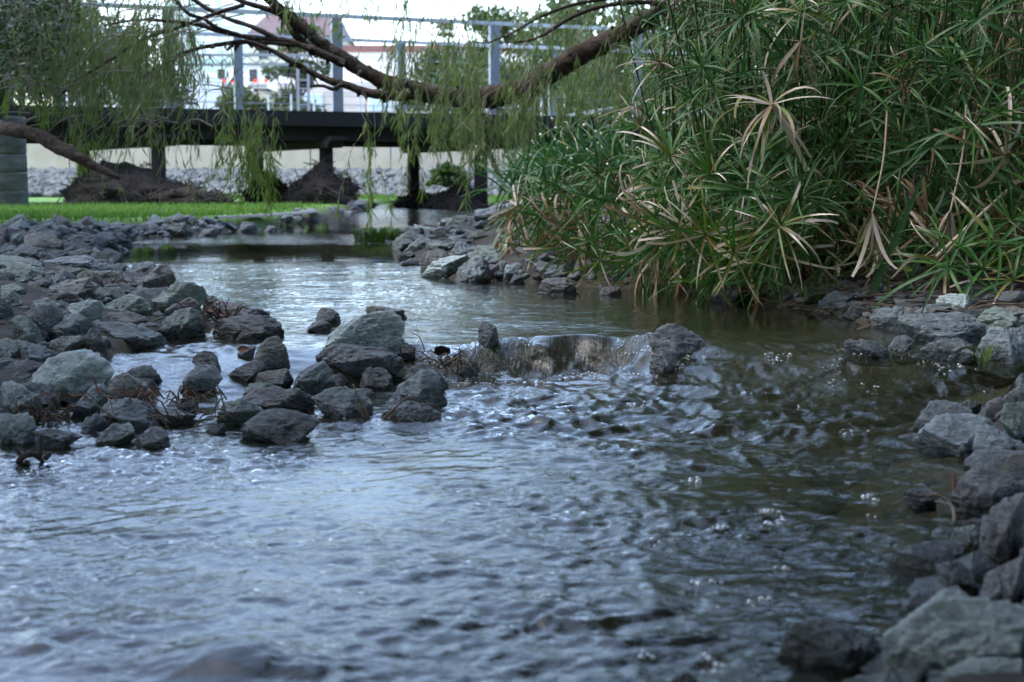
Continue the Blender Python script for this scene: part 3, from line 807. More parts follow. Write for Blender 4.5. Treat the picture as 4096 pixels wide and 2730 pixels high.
 ('L',[(1585,1425),(1650,1370),(1740,1308),(1830,1298),(1990,1328),(2115,1372),(2062,1435),(1900,1505),(1780,1515),(1640,1455)],'dark','dark wet rock in front of the wide brown boulder'),
 ('L',[(1575,1195),(1640,1138),(1760,1123),(1834,1150),(1690,1180),(1615,1222)],'green','flat rock behind the wide brown boulder'),
 ('L',[(1350,1445),(1400,1403),(1482,1398),(1494,1442),(1420,1474)],'dark','small wet rock low in the water at the cluster edge'),
 ('M',[(427,720),(440,660),(470,628),(530,628),(583,670),(614,722),(540,740)],'dark','small dark rock alone in the bright water behind the big boulder'),
 ('M',[(345,780),(400,735),(480,710),(532,730),(548,762),(470,790),(400,795)],'dark','low rock in front of the small dark rock in bright water'),
 ('M',[(752,685),(768,620),(800,608),(880,640),(960,638),(1022,650),(1048,692),(1000,715),(900,700)],'brown','brownish rock peeping out behind the big central boulder'),
 ('M',[(435,950),(450,880),(530,800),(630,740),(750,678),(842,650),(922,653),(982,690),(1018,770),(1003,862),(962,915),(850,930),(700,930),(600,950)],'pale','biggest central boulder, grey with a pale flat face on its right'),
 ('M',[(435,965),(480,900),(600,860),(740,878),(860,903),(962,930),(1003,980),(998,1045),(880,1065),(740,1085),(620,1080),(530,1050),(460,1005)],'dark','rugged dark rock under the biggest central boulder'),
 ('M',[(247,1155),(330,1060),(420,1000),(490,983),(533,1050),(568,1122),(542,1175),(430,1200),(330,1195)],'blue','sharp wedge rock with a black right face in the middle cluster'),
 ('M',[(528,1075),(600,1063),(652,1110),(684,1152),(580,1160)],'dark','small dark rock right of the sharp wedge rock'),
 ('M',[(712,1145),(740,1070),(790,1018),(880,1028),(933,1080),(948,1132),(902,1170),(800,1175)],'dark','dark rounded block below the big central boulder'),
 ('M',[(875,1225),(960,1160),(1060,1108),(1140,1033),(1212,1048),(1248,1090),(1262,1180),(1313,1230),(1324,1275),(1200,1292),(1060,1260),(940,1290)],'blue','rock with a white bird dropping on its sloping side'),
 ('M',[(1015,1105),(1060,1020),(1110,988),(1170,1008),(1242,1050),(1293,1120),(1355,1172),(1310,1195),(1250,1190)],'dark','dark rock behind the one with the white dropping'),
 ('M',[(865,1345),(930,1278),(1040,1243),(1132,1255),(1182,1300),(1275,1342),(1180,1380),(1000,1390),(900,1370)],'dark','low wet rock with a bent dry stalk across it'),
 ('M',[(405,1215),(520,1163),(640,1148),(692,1170),(773,1240),(803,1260),(803,1345),(700,1365),(560,1345),(450,1300)],'blue','broad blue grey rock with upright dry stalks at its right end'),
 ('M',[(688,1165),(790,1168),(828,1195),(803,1230),(740,1222)],'dark','small mossy rock right of the broad blue grey rock'),
 ('M',[(975,985),(985,908),(1040,903),(1094,940),(1090,985)],'dark','wet black rock right of the big central boulder'),
 ('M',[(1375,1095),(1390,1040),(1450,1023),(1502,1060),(1514,1100),(1440,1115)],'brown','small wet brown rock at the foot of the fall'),
 ('M',[(1503,935),(1508,860),(1525,825),(1562,818),(1625,860),(1654,925),(1600,940)],'dark','wet pointed rock breaking the lip of the fall'),
 ('M',[(925,220),(960,170),(1010,145),(1062,165),(1093,192),(1062,225),(1000,245)],'brown','brown grey rock at the far tip of the right hand rock spit'),
 ('M',[(995,245),(1060,210),(1110,173),(1162,190),(1184,242),(1100,265)],'green','grey rock second from the tip of the rock spit'),
 ('M',[(1115,305),(1160,255),(1260,248),(1353,280),(1310,320),(1200,348),(1130,345)],'brown','pinkish brown rock behind the white topped rock of the spit'),
 ('M',[(1115,388),(1200,330),(1300,298),(1380,278),(1442,280),(1454,312),(1380,370),(1280,418),(1180,408)],'pale','white topped sloping rock at the edge of the rock spit'),
 ('M',[(1335,425),(1380,370),(1470,298),(1542,293),(1583,340),(1604,425),(1540,465),(1420,460)],'blue','round grey rock with a black hollow at the spit corner'),
 ('M',[(1565,440),(1580,350),(1642,338),(1654,402),(1640,448)],'purple','purple grey rock right of the round rock with the hollow'),
 ('M',[(1895,520),(1920,450),(1980,438),(2080,433),(2132,470),(2195,525),(2100,550),(1960,545)],'purple','purple grey rock in the water in front of the sedge thicket'),
 ('M',[(1175,215),(1260,193),(1342,210),(1325,245),(1230,250)],'green','flat grey rock lying in the middle of the rock spit'),
 ('M',[(1305,260),(1370,188),(1432,200),(1480,252),(1400,285)],'blue','tilted grey rock in the middle of the rock spit'),
 ('M',[(1450,300),(1500,215),(1600,225),(1680,270),(1640,335),(1540,330)],'green','broad grey rock behind the round rock with the hollow'),
 ('M',[(1660,430),(1690,350),(1780,330),(1830,390),(1800,440)],'blue','blue grey rock at the left foot of the sedge thicket'),
 ('M',[(1700,470),(1740,410),(1800,420),(1830,475)],'dark','small dark rock at the waterline under the sedge tips'),
 ('R',[(275,520),(310,440),(370,403),(410,403),(482,445),(552,480),(593,520),(598,585),(540,610),(450,600),(400,580),(330,570)],'dark','black wedge rock standing up in the middle of the riffle'),
 ('R',[(270,690),(290,580),(330,535),(400,570),(440,620),(505,685),(380,698)],'dark','wet black rock with water pouring over it below the wedge rock'),
 ('R',[(1335,640),(1370,560),(1440,552),(1530,568),(1600,620),(1640,660),(1480,650)],'dark','drowned rock under the smooth hump of the riffle'),
 ('R',[(1652,390),(1680,360),(1900,350),(2032,348),(2133,420),(2154,472),(2080,505),(1850,520),(1770,505),(1700,460)],'blue','long rectangular block on top of the right hand rocks'),
 ('R',[(1760,575),(1800,530),(1870,488),(1980,486),(2062,520),(2098,562),(2062,615),(1900,635),(1800,605)],'dark','oval rock under the long rectangular block'),
 ('R',[(1600,545),(1640,488),(1700,463),(1748,500),(1763,575),(1680,588),(1630,565)],'dark','wet angular rock at the left end of the right hand rocks'),
 ('R',[(2075,605),(2110,490),(2180,428),(2260,440),(2360,500),(2360,610),(2230,637),(2110,618)],'blue','large sloping rock with a grass sprig at its foot'),
 ('R',[(2088,405),(2140,338),(2200,320),(2280,338),(2343,410),(2345,455),(2240,452),(2150,447)],'green','angular grey green rock right of the rectangular block'),
 ('R',[(1862,295),(1880,258),(1950,243),(2040,248),(2062,280),(2093,342),(2050,370),(1930,357)],'pale','pale cube shaped rock behind the rectangular block'),
 ('R',[(1497,385),(1560,330),(1640,308),(1702,330),(1670,390),(1630,440),(1520,410)],'blue','grey rock left of the reddish faced rock at the right shore'),
 ('R',[(1635,430),(1660,350),(1720,313),(1758,350),(1720,400),(1680,440)],'brown','reddish faced rock in front of the rectangular block'),
 ('R',[(1648,315),(1700,278),(1750,278),(1778,312),(1720,330)],'green','small grey rock below the straw on the right shore'),
 ('R',[(1738,345),(1830,303),(1900,308),(1938,347),(1800,370)],'blue','flat rock left of the pale cube shaped rock'),
 ('R',[(1185,310),(1250,248),(1310,228),(1425,250),(1335,305),(1230,328)],'dark','dark rock with a ridge at the foot of the sedge, beside a grass sprig'),
 ('R',[(1080,275),(1150,225),(1230,208),(1300,230),(1200,288)],'dark','low dark rock left of the ridged rock at the foot of the sedge'),
 ('R',[(590,250),(640,225),(760,205),(810,240),(760,285),(620,280)],'dark','dark rock under the straw hanging to the water'),
 ('R',[(0,232),(20,205),(90,195),(128,225),(100,250),(0,255)],'purple','low purple rock awash in front of the sedge'),
 ('R',[(40,170),(80,110),(170,80),(230,130),(220,180)],'dark','shadowed rock under the sedge above the purple one'),
 ('R',[(2225,330),(2300,313),(2360,330),(2360,380),(2300,388)],'brown','brownish rock at the right edge above the grey green one'),
 ('R',[(2240,470),(2280,430),(2360,440),(2360,520)],'blue','rock at the right edge behind the large sloping one'),
 ('R',[(1740,1010),(1760,930),(1850,848),(1940,843),(2062,890),(2084,925),(1960,950),(1850,990),(1790,1040)],'blue','smooth back part of the great boulder on the right, bluish'),
 ('R',[(1752,1070),(1790,990),(1870,930),(2050,908),(2152,938),(2214,980),(2135,1090),(2055,1158),(1980,1148),(1890,1122)],'blue','great sloping boulder at the right with water creeping round it'),
 ('R',[(2050,1190),(2070,1080),(2110,978),(2160,968),(2240,1028),(2360,1080),(2360,1190),(2250,1205),(2150,1168)],'blue','triangular bluish boulder leaning on the great sloping boulder'),
 ('R',[(2218,935),(2250,848),(2360,848),(2360,1090),(2260,1010)],'green','grey rock with white crust at the right edge'),
 ('R',[(2080,908),(2150,840),(2230,818),(2262,860),(2205,940)],'purple','dark pointed rock behind the great sloping boulder'),
 ('R',[(1982,860),(2040,828),(2122,850),(2095,908),(2030,888)],'dark','small black rock behind the great sloping boulder'),
 ('R',[(2195,850),(2300,783),(2360,788),(2360,858),(2250,862)],'dark','dark flat rock at the right edge behind the crusted one'),
 ('R',[(2045,1210),(2110,1150),(2200,1123),(2292,1128),(2304,1205),(2250,1262),(2100,1225)],'green','mossy rock on top of the rounded brown boulder'),
 ('R',[(1957,1450),(1953,1360),(1990,1258),(2060,1203),(2180,1198),(2292,1258),(2360,1310),(2360,1360),(2250,1400),(2160,1460),(2050,1480)],'purple','rounded brown boulder with twigs at its foot'),
 ('R',[(1667,1425),(1690,1383),(1760,1373),(1862,1398),(1874,1435),(1750,1450)],'dark','low flat rock awash left of the rounded brown boulder'),
 ('Q',[(1950,630),(1990,548),(2090,518),(2133,560),(2115,660),(2000,650)],'green','small rounded rock left of the big purple boulder'),
 ('Q',[(2105,700),(2130,580),(2150,498),(2250,398),(2360,355),(2360,700),(2190,760)],'purple','big purple boulder with a white fleck at the right edge'),
 ('Q',[(1897,840),(1905,748),(1950,716),(2020,718),(2083,780),(2114,855),(2000,900),(1910,890)],'dark','pitted dark rock standing in the shallow at the right'),
 ('Q',[(2095,870),(2180,768),(2360,685),(2360,940),(2200,900)],'purple','pinkish boulder above the pale foreground boulder'),
 ('Q',[(1615,1190),(1640,1120),(1730,1038),(1860,938),(1900,903),(1960,893),(2140,883),(2280,908),(2360,948),(2360,1250),(2200,1280),(1900,1300),(1760,1280),(1660,1240)],'pale','great pale blurred boulder in the bottom right corner'),
 ('Q',[(1020,1210),(1110,1088),(1190,1018),(1300,1013),(1420,1048),(1560,1108),(1625,1182),(1605,1228),(1460,1270),(1200,1260)],'dark','dark wedge rock in the water left of the pale boulder'),
 ('Q',[(1390,1360),(1480,1308),(1640,1273),(1800,1288),(1910,1355),(1850,1420),(1450,1420)],'pale','pale rock top at the bottom edge of the picture'),
 ('Q',[(1865,1360),(1960,1288),(2100,1243),(2360,1238),(2360,1420),(1900,1420)],'pale','pale rock in the very bottom right corner'),
 ('Q',[(480,1360),(530,1308),(600,1298),(655,1355),(640,1390),(500,1390)],'dark','rock tip just showing at the bottom edge'),
]
LIFT = {'drowned rock under the smooth hump of the riffle': 0.03, 'wet pointed rock breaking the lip of the fall': 0.045, 'small wet brown rock at the foot of the fall': 0.03,
        'wet black rock right of the big central boulder': 0.02, 'low flat rock awash left of the rounded brown boulder': .015, 'low wet rock awash beside the big pale slab': .02}
def add_rock(which, poly, stone, label, seed):
    src = np.array([crop_px(which, *p) for p in poly])
    cx, cy = (src[:, 0].min() + src[:, 0].max()) / 2, (src[:, 1].min() + src[:, 1].max()) / 2
    by = src[:, 1].max()
    g = ground_hit(cx, min(by, 2900), 0.0)
    mpp = g.y / FPX
    wdt, hgt = np.ptp(src[:, 0]) * mpp, np.ptp(src[:, 1]) * mpp
    dep = min(0.48 * (0.5 * wdt + 0.9 * hgt), 0.6 * wdt)
    Yc = g.y + 0.55 * dep
    pts = np.array([P(x, y, Yc)[:] for x, y in src])
    c = np.array([(pts[:, 0].min() + pts[:, 0].max()) / 2, Yc, pts[:, 2].min() * 0.55 + pts[:, 2].max() * 0.45])
    q = pts[:, [0, 2]] - c[[0, 2]]
    low = q[:, 1] < 0.05 * np.ptp(q[:, 1]) - 0.2 * np.ptp(q[:, 1])
    q[low, 1] -= 0.22 * np.ptp(q[:, 1]) + 0.015
    sub = 6 if wdt / Yc * FPX > 330 else 5
    v, f = rock_mesh(q, dep, seed, sub)
    me = mesh_from('rock', v, f, ROCK[stone])
    me.set_sharp_from_angle(angle=R(24))
    return tag(put('rock', me, tuple(c + (0, 0, LIFT.get(label, 0)))), label, 'rock')
rock_spots = []
for i, (which, poly, stone, label) in enumerate(ROCKS):
    o = add_rock(which, poly, stone, label, 100 + i)
    rock_spots.append((o.location.x, o.location.y))

# the nameless rubble: copies of a dozen stones
proto = []
for k in range(12):
    a = sorted(nr.uniform(0, 6.283, 9)); rr = nr.uniform(.75, 1.1, 9)
    poly = [(math.cos(t) * r * 0.5, math.sin(t) * r * 0.34) for t, r in zip(a, rr)]
    v, f = rock_mesh(poly, 0.36, 700 + k, 5)
    proto.append((v, f))
for k in range(0): pass
rub_mesh = {(k, s): mesh_from('rubble', proto[k][0], proto[k][1], ROCK[s]) for k in range(12) for s in ('green', 'blue', 'brown', 'dark', 'purple')}
for me in rub_mesh.values(): me.set_sharp_from_angle(angle=R(24))
def rubble(x, y, size, label, group, stones=('green', 'blue', 'brown', 'dark', 'blue'), sink=0.25, z=None, flat=1.0):
    me = rub_mesh[(rnd.randrange(12), rnd.choice(stones))]
    o = put('rock', me)
    s = size * rnd.uniform(.8, 1.2)
    o.scale = (s, s * rnd.uniform(.8, 1.1), s * flat * rnd.uniform(.8, 1.15))
    o.rotation_euler = (rnd.uniform(-.3, .3), rnd.uniform(-.3, .3), rnd.uniform(0, 6.28))
    zz = float(T(x, y)) if z is None else z
    o.location = (x, y, zz + s * flat * (0.30 - sink))
    return tag(o, label, 'rock', group)
def scatter(n, xr, yr, ok, s0, s1, label, group, gap=0.6, avoid=True, **kw):
    got, tries, mine = 0, 0, []
    while got < n and tries < n * 60:
        tries += 1
        y = rnd.uniform(*yr); x = rnd.uniform(*xr)
        if not ok(x, y): continue
        s = rnd.uniform(s0, s1)
        if any((x - a) ** 2 + (y - b) ** 2 < (gap * s) ** 2 for a, b in mine): continue
        if avoid and any((x - a) ** 2 + (y - b) ** 2 < 0.11 ** 2 for a, b in rock_spots): continue
        mine.append((x, y)); got += 1
        rubble(x, y, s, label, group, **kw)
scatter(74, (-3.6, -0.9), (3.0, 10.0), lambda x, y: -0.05 < XL(y) - x < 1.2 and x > -0.39 * y - .2, .12, .24,
        'nondescript grey stone filling the gaps of the left bank pile', 'filler stones of the left bank pile', gap=.45, sink=0.34)
scatter(34, (-4.6, -1.6), (9.8, 15.2), lambda x, y: -0.28 < XL(y) - x and lawn_mask(x, y) < .55 and x > -0.37 * y - .2, .15, .30,
        'dark grey stone in the rubble strip between lawn and water', 'stones between lawn and water', sink=0.24)
scatter(46, (-1.0, 1.2), (5.8, 14.5), lambda x, y: -0.1 < x - XR(y) < 0.9, .14, .28,
        'grey stone of the rock spit beside the sedge thicket', 'stones of the right hand spit', sink=0.24, stones=('dark', 'blue', 'dark', 'green', 'brown'), flat=.72)
scatter(44, (0.0, 2.6), (1.6, 7.0), lambda x, y: -.08 < x - XR(y) < (.7 if y < 4.9 else .25) and x < .39 * y + .3, .12, .26,
        'nondescript stone filling gaps of the right shore', 'filler stones of the right shore', sink=0.36)

# stones too small and too far to pick apart: under the bridge, along the lawn and over the spit
small = [rock_mesh([(math.cos(t) * r * 0.5, math.sin(t) * r * 0.34) for t, r in zip(sorted(nr.uniform(0, 6.283, 9)), nr.uniform(.75, 1.1, 9))], 0.36, 800 + k, 3) for k in range(8)]
def small_stones(n, xr, yr, ok, s0, s1, label):
    V, F, c, got, tries = [], [], 0, 0, 0
    while got < n and tries < n * 40:
        tries += 1
        x, y = rnd.uniform(*xr), rnd.uniform(*yr)
        if not ok(x, y): continue
        got += 1
        v, f = small[got % 8]
        s_ = rnd.uniform(s0, s1); a = rnd.uniform(0, 6.28)
        v = v * s_ * (1, 1, rnd.uniform(.6, 1))
        v = np.stack([v[:, 0] * math.cos(a) - v[:, 1] * math.sin(a), v[:, 0] * math.sin(a) + v[:, 1] * math.cos(a), v[:, 2]], 1)
        V.append(v + (x, y, float(T(x, y)) + s_ * .05)); F.append(f + c); c += len(v)
    me = mesh_from('small_stones', np.concatenate(V), np.concatenate(F), ROCK['dark'])
    me.set_sharp_from_angle(angle=R(26))
    tag(put('small_stones', me), label, 'stones', kind='stuff')
small_stones(150, (-2.8, 1.4), (15.0, 24.0), lambda x, y: (-0.35 < XL(y) - x < .9 or -0.35 < x - XR(y) < 1.3) and lawn_mask(x, y) < .3, .18, .42, 'dark small stones lining the stream under the footbridge')
small_stones(170, (-4.8, -1.6), (9.3, 15.0), lambda x, y: -0.15 < XL(y) - x and lawn_mask(x, y) < .55 and x > -.38 * y - .3, .10, .24, 'small dark stones packed along the lower edge of the lawn')
small_stones(220, (-1.0, 1.2), (5.8, 14.5), lambda x, y: -0.05 < x - XR(y) < 1.1, .08, .20, 'small dark stones packed over the spit beside the sedge')
small_stones(160, (0.9, 2.9), (4.5, 6.2), lambda x, y: 0.0 < x - XR(y), .06, .16, 'small dark stones and clods on the right bank under the sedge')

small_stones(90, (-.1, 1.0), (1.5, 3.2), lambda x, y: .02 < XR(y) - x < .6, .08, .20, 'stones lying under the clear shallow water near the right shore')

# gravel and stone chips in the gaps of both banks
V, F, n = [], [], 0
gv, gf = ico(1)
for i in range(4200):
    y = rnd.uniform(2.6, 13.0) if i % 3 else rnd.uniform(1.4, 7.0)
    x = (float(XL(y)) - abs(rnd.gauss(0, .7)) + .12) if i % 3 else (float(XR(y)) + abs(rnd.gauss(0, .35)) - .08)
    if abs(x) > .42 * y + .4 or lawn_mask(x, y) > .2: continue
    s = rnd.uniform(.006, .022) * (1 + .05 * y)
    v = gv * nr.uniform(.6, 1.25, (12, 1)) * s * (1.2, 1, .7)
    a = rnd.uniform(0, 6.28)
    v = np.stack([v[:, 0] * math.cos(a) - v[:, 1] * math.sin(a), v[:, 0] * math.sin(a) + v[:, 1] * math.cos(a), v[:, 2]], 1)
    V.append(v + (x, y, float(T(x, y)) + s * .25)); F.append(gf + n); n += 12
o = put('gravel', mesh_from('gravel', np.concatenate(V), np.concatenate(F), ROCK['dark'], False))
tag(o, 'dark gravel and stone chips between the bank rocks', 'gravel', kind='stuff')

# pale riprap slope behind the bridge: too many to count
V, F, n = [], [], 0
pv, pf = [], []
for k in range(6):
    a = sorted(nr.uniform(0, 6.283, 8)); rr = nr.uniform(.75, 1.1, 8)
    v, f = rock_mesh([(math.cos(t) * r * 0.5, math.sin(t) * r * 0.36) for t, r in zip(a, rr)], 0.4, 900 + k, 3, 1.3)
    pv.append(v); pf.append(f)
for i in range(2600):
    x, y = nr.uniform(-12, 0.6), 27.5 + 7.6 * nr.random() ** 0.8
    s = nr.uniform(.2, .42); k = i % 6; a = nr.uniform(0, 6.28)
    v = pv[k] * s * (1, 1, nr.uniform(.8, 1.2))
    v = np.stack([v[:, 0] * math.cos(a) - v[:, 1] * math.sin(a), v[:, 0] * math.sin(a) + v[:, 1] * math.cos(a), v[:, 2]], 1)
    V.append(v + (x, y, float(T(x, y)) + 0.05)); F.append(pf[k] + n); n += len(v)
o = put('riprap_stones', mesh_from('riprap_stones', np.concatenate(V), np.concatenate(F), M['lake_pale_rock'], False))
tag(o, 'slope of pale blue grey riprap stones beyond the footbridge', 'riprap', kind='stuff')
# ================================================================== FOOTBRIDGE
BD = np.array([0.92, 0.39]); BD /= np.linalg.norm(BD)             # along the bridge
near0 = np.array([-2.40, 19.8]); far0 = np.array([-1.80, 23.4])   # a post foot on either side
DECK, RAILH = 1.51, 1.30
def on(line, s, z): q = line + BD * s; return np.array([q[0], q[1], z])
br = thing('footbridge', (-2.4, 21.4, 0.25), 'black timber footbridge with grey steel railings crossing the creek', 'footbridge')
# planks of the deck, edge to edge with open joints
pl = MB(); pl.box((0, 0, 0), 0.142, 1.0, 0.075)
pme = None
dirp = np.array([far0[0] - near0[0], far0[1] - near0[1]])
dirp = dirp - BD * (dirp @ BD)                                     # square across the bridge
Wd = np.linalg.norm(dirp); nrmv = dirp / Wd
ang = math.atan2(BD[1], BD[0])
pv0 = np.concatenate(pl.v)
pme = mesh_from('plank', pv0 * (1, Wd + 0.36, 1), pl.f, M['timber'], False)
s0, s1 = -9.0, 11.0
np_ = int((s1 - s0) / 0.15)
for i in range(np_):
    c = near0 + BD * (s0 + 0.15 * (i + .5)) + nrmv * (Wd / 2)
    o = put('plank', pme, (c[0] - br.location.x, c[1] - br.location.y, DECK - 0.0375 - br.location.z + rnd.uniform(-.004, .004)), br)
    o.rotation_euler = (0, 0, ang)
def bridge_beam(name, a, b, w_, h_, m, parent=br):
    q = MB(); q.beam(a, b, w_, h_)
    o = q.build(name, M[m], None, origin=(0, 0, 0))
    o.parent = parent
    me = o.data
    co = np.empty(len(me.vertices) * 3, np.float32); me.vertices.foreach_get('co', co)
    co = co.reshape(-1, 3) - np.array(br.location, np.float32)
    me.vertices.foreach_set('co', co.ravel()); me.update()
    return o
for off, in ((0.02,), (Wd / 2,), (Wd - 0.02,)):
    ln = near0 + nrmv * off
    bridge_beam('girder', on(ln, s0, DECK - 0.235), on(ln, s1, DECK - 0.235), 0.16, 0.31, 'timber')
bridge_beam('kerb_board', on(near0 - nrmv * 0.2, s0, DECK - 0.10), on(near0 - nrmv * 0.2, s1, DECK - 0.10), 0.04, 0.20, 'timber')
# headstocks and piles, each pair from its place under the deck
piles = [((365, 18.75), (194, 21.2)), ((750, 19.75), (592, 22.1)), ((1105, 20.75), (950, 23.0)), ((1430, 21.8), (1290, 24.0))]
feet = []
for (nx_, nY), (fx_, fY) in piles:
    a = D(nx_, 400, nY); b = D(fx_, 400, fY)
    a, b = np.array([a.x, a.y]), np.array([b.x, b.y])
    d = (b - a) / np.linalg.norm(b - a)
    A_, B_ = a - d * 0.42, b + d * 0.30
    zt, zb = DECK - 0.392, 1.02
    q = MB()
    w2 = np.array([-d[1], d[0]]) * 0.11
    prof = [(0, zt), (0, zb + .14), (.12, zb), (1, zb), (1.12, zb + .14), (1.12, zt)]
    L = np.linalg.norm(B_ - A_)
    st_ = [(0, zt), (0, zb + .15), (.11, zb), (L - .11, zb), (L, zb + .15), (L, zt)]
    v = []
    for sgn in (-1, 1):
        for t, z in st_:
            p_ = A_ + d * t + w2 * sgn
            v.append((p_[0], p_[1], z))
    q.add(v, [tuple(range(6))[::-1], tuple(range(6, 12))] + [(i, (i + 1) % 6, 6 + (i + 1) % 6, 6 + i) for i in range(6)])
    q.build('headstock', M['timber'], br)
    for p_ in (a, b):
        q = MB()
        zg = float(T(p_[0], p_[1])) - 0.2
        q.tube([(p_[0], p_[1], zg), (p_[0], p_[1], .6), (p_[0], p_[1], zb - .003)], [.105, .098, .095], 12)
        q.build('pile', M['timber'], br, smooth=True)
        feet.append(p_)
# railings: posts, two rails a side, wires
def railing(line, ss, pw):
    for s in ss:
        q = MB()
        p_ = on(line, s, 0)
        h = RAILH - 0.02
        rot = np.array([[BD[0], -BD[1], 0], [BD[1], BD[0], 0], [0, 0, 1]])
        q.box((p_[0], p_[1], DECK + .003 + h / 2), pw, 0.08, h, rot)
        q.build('rail_post', M['galv'], br)
    z = DECK + RAILH
    a, b = min(ss) - 2.5, max(ss) + 2.5
    q = MB(); q.beam(on(line, a, z), on(line, b, z), .085, .05); q.build('handrail', M['rail'], br)
    for k in range(7):
        q = MB()
        zz = DECK + 0.12 + 0.155 * k
        q.tube([on(line + nrmv * .05, a, zz), on(line + nrmv * .05, (a + b) / 2, zz - .01), on(line + nrmv * .05, b, zz)], .0035, 5)
        q.build('wire', M['galv'], br)
railing(near0, [-6.9, -4.58, -2.27, 0, 2.33, 4.63, 6.95], 0.145)
railing(far0, [-7.9, -5.3, -2.65, 0, 2.70, 5.4, 8.1], 0.135)
# sloping rail of the ramp beyond
q = MB(); q.beam(D(1300, 268, 25.5), D(1480, 236, 29), .06, .05)
tag(q.build('ramp_handrail', M['rail'], origin=tuple(D(1390, 252, 27))), 'thin sloping handrail rising to the right beyond the footbridge', 'handrail')

# flood debris caught round the piles
def debris(cx, cy, w, d, h, seed, label, peak=0.0):
    rg = np.random.default_rng(seed)
    z0 = float(T(cx, cy))
    t = thing('debris_heap', (cx, cy, z0), label, 'flood debris')
    dirs, f = ico(4)
    n = fbm(dirs * 2.1 + seed, seed, 4)
    n2 = fbm(dirs * 7 + seed, seed + 3, 3)
    r = 1 + 0.16 * n + 0.13 * n2
    v = dirs * r[:, None]
    v = np.stack([v[:, 0] * w, v[:, 1] * d, np.maximum(np.sign(v[:, 2]) * np.abs(v[:, 2]) ** .75, -0.3) * h * (1 - 0.35 * np.clip(np.hypot(v[:, 0] - peak, v[:, 1]), 0, 1))], 1)
    put('matted_core', mesh_from('matted_core', v, f, M['debris']), (0, 0, 0), t)
    mb = MB()
    for k in range(420):
        i = rg.integers(len(v))
        p = v[i].copy()
        if p[2] < -.02: continue
        dr = np.array([rg.normal(), rg.normal(), rg.normal() * .7 - .35]); dr /= np.linalg.norm(dr)
        L = rg.uniform(.12, .42)
        a = p - dr * L * .4; b = p + dr * L * .6; m_ = p + dirs[i] * rg.uniform(.0, .05)
        if b[2] < -.05: b[2] = -.05
        mb.tube([a, m_, b], [.008, .007, .003], 4, False)
    for k in range(1): pass
    v_ = np.concatenate(mb.v)
    o = put('twigs', mesh_from('twigs', v_, mb.f, M['debris_twig']), (0, 0, 0), t)
    o['kind'] = 'stuff'
    return t
def debris_px(dx, dy, Y, w, d, h, seed, label, peak=0.0):
    p = D(dx, dy, Y)
    return debris(p.x, p.y, w, d, h, seed, label, peak)
debris_px(290, 465, 18.7, 0.80, .75, .60, 1, 'broad brown heap of matted flood debris at the left piles behind the lawn', -.4)
debris_px(430, 468, 18.4, 0.55, .5, .24, 2, 'low tail of flood debris on the lawn right of the broad heap')
debris_px(618, 470, 20.6, 0.34, .45, .40, 3, 'dark debris clump behind the hanging leaves at the left pile of the middle pair')
debris_px(742, 478, 19.6, 0.45, .42, .55, 4, 'tall black debris mound round the middle pile of the footbridge')
debris_px(955, 480, 21.6, 0.42, .5, .46, 5, 'dark flood debris at the far pile of the right pair')
debris_px(1050, 482, 20.8, 0.54, .5, .52, 6, 'long black debris heap at the near pile of the right pair')

# pale round pillar at the left edge
p = D(12, 400, 16.6)
z0 = float(T(p.x, p.y))
pt = thing('concrete_pillar', (p.x, p.y, z0), 'pale weathered round concrete pillar at the left edge of the lawn', 'pillar')
for k in range(5):
    q = MB()
    za, zb = z0 - .03 + k * .215, z0 - .03 + (k + 1) * .215 - .004
    q.tube([(p.x, p.y, za), (p.x, p.y, za + .02), (p.x, p.y, zb - .02), (p.x, p.y, zb)], [.242, .246, .246, .242], 40)
    q.build('drum', M['pillar'], pt, smooth=True)

# ================================================================== BEYOND THE BRIDGE
# retaining wall
wl = thing('retaining_wall', (D(800, 350, 35.6).x, 35.6, 1.0), 'long pale concrete retaining wall above the riprap beyond the footbridge', 'retaining wall')
xw0, xw1 = -15.0, 1.0
for k in range(8):
    a = xw0 + (xw1 - xw0) * k / 8; b = xw0 + (xw1 - xw0) * (k + 1) / 8 - .03
    q = MB(); q.box(((a + b) / 2, 35.8, 1.07), b - a, .25, 1.0)
    q.build('wall_panel', M['concrete'], wl)
# a yard level behind it: sheet of asphalt and ballast
ym = simple('yard_asphalt', (0.10, 0.10, 0.10), (0.16, 0.155, 0.15), 3, 0.9)
q = MB(); q.add([(-60, 36.0, .86), (60, 36.0, .86), (60, 110, 1.0), (-60, 110, 1.0)], [(0, 1, 2, 3)])
tag(q.build('yard', ym), kind='structure')

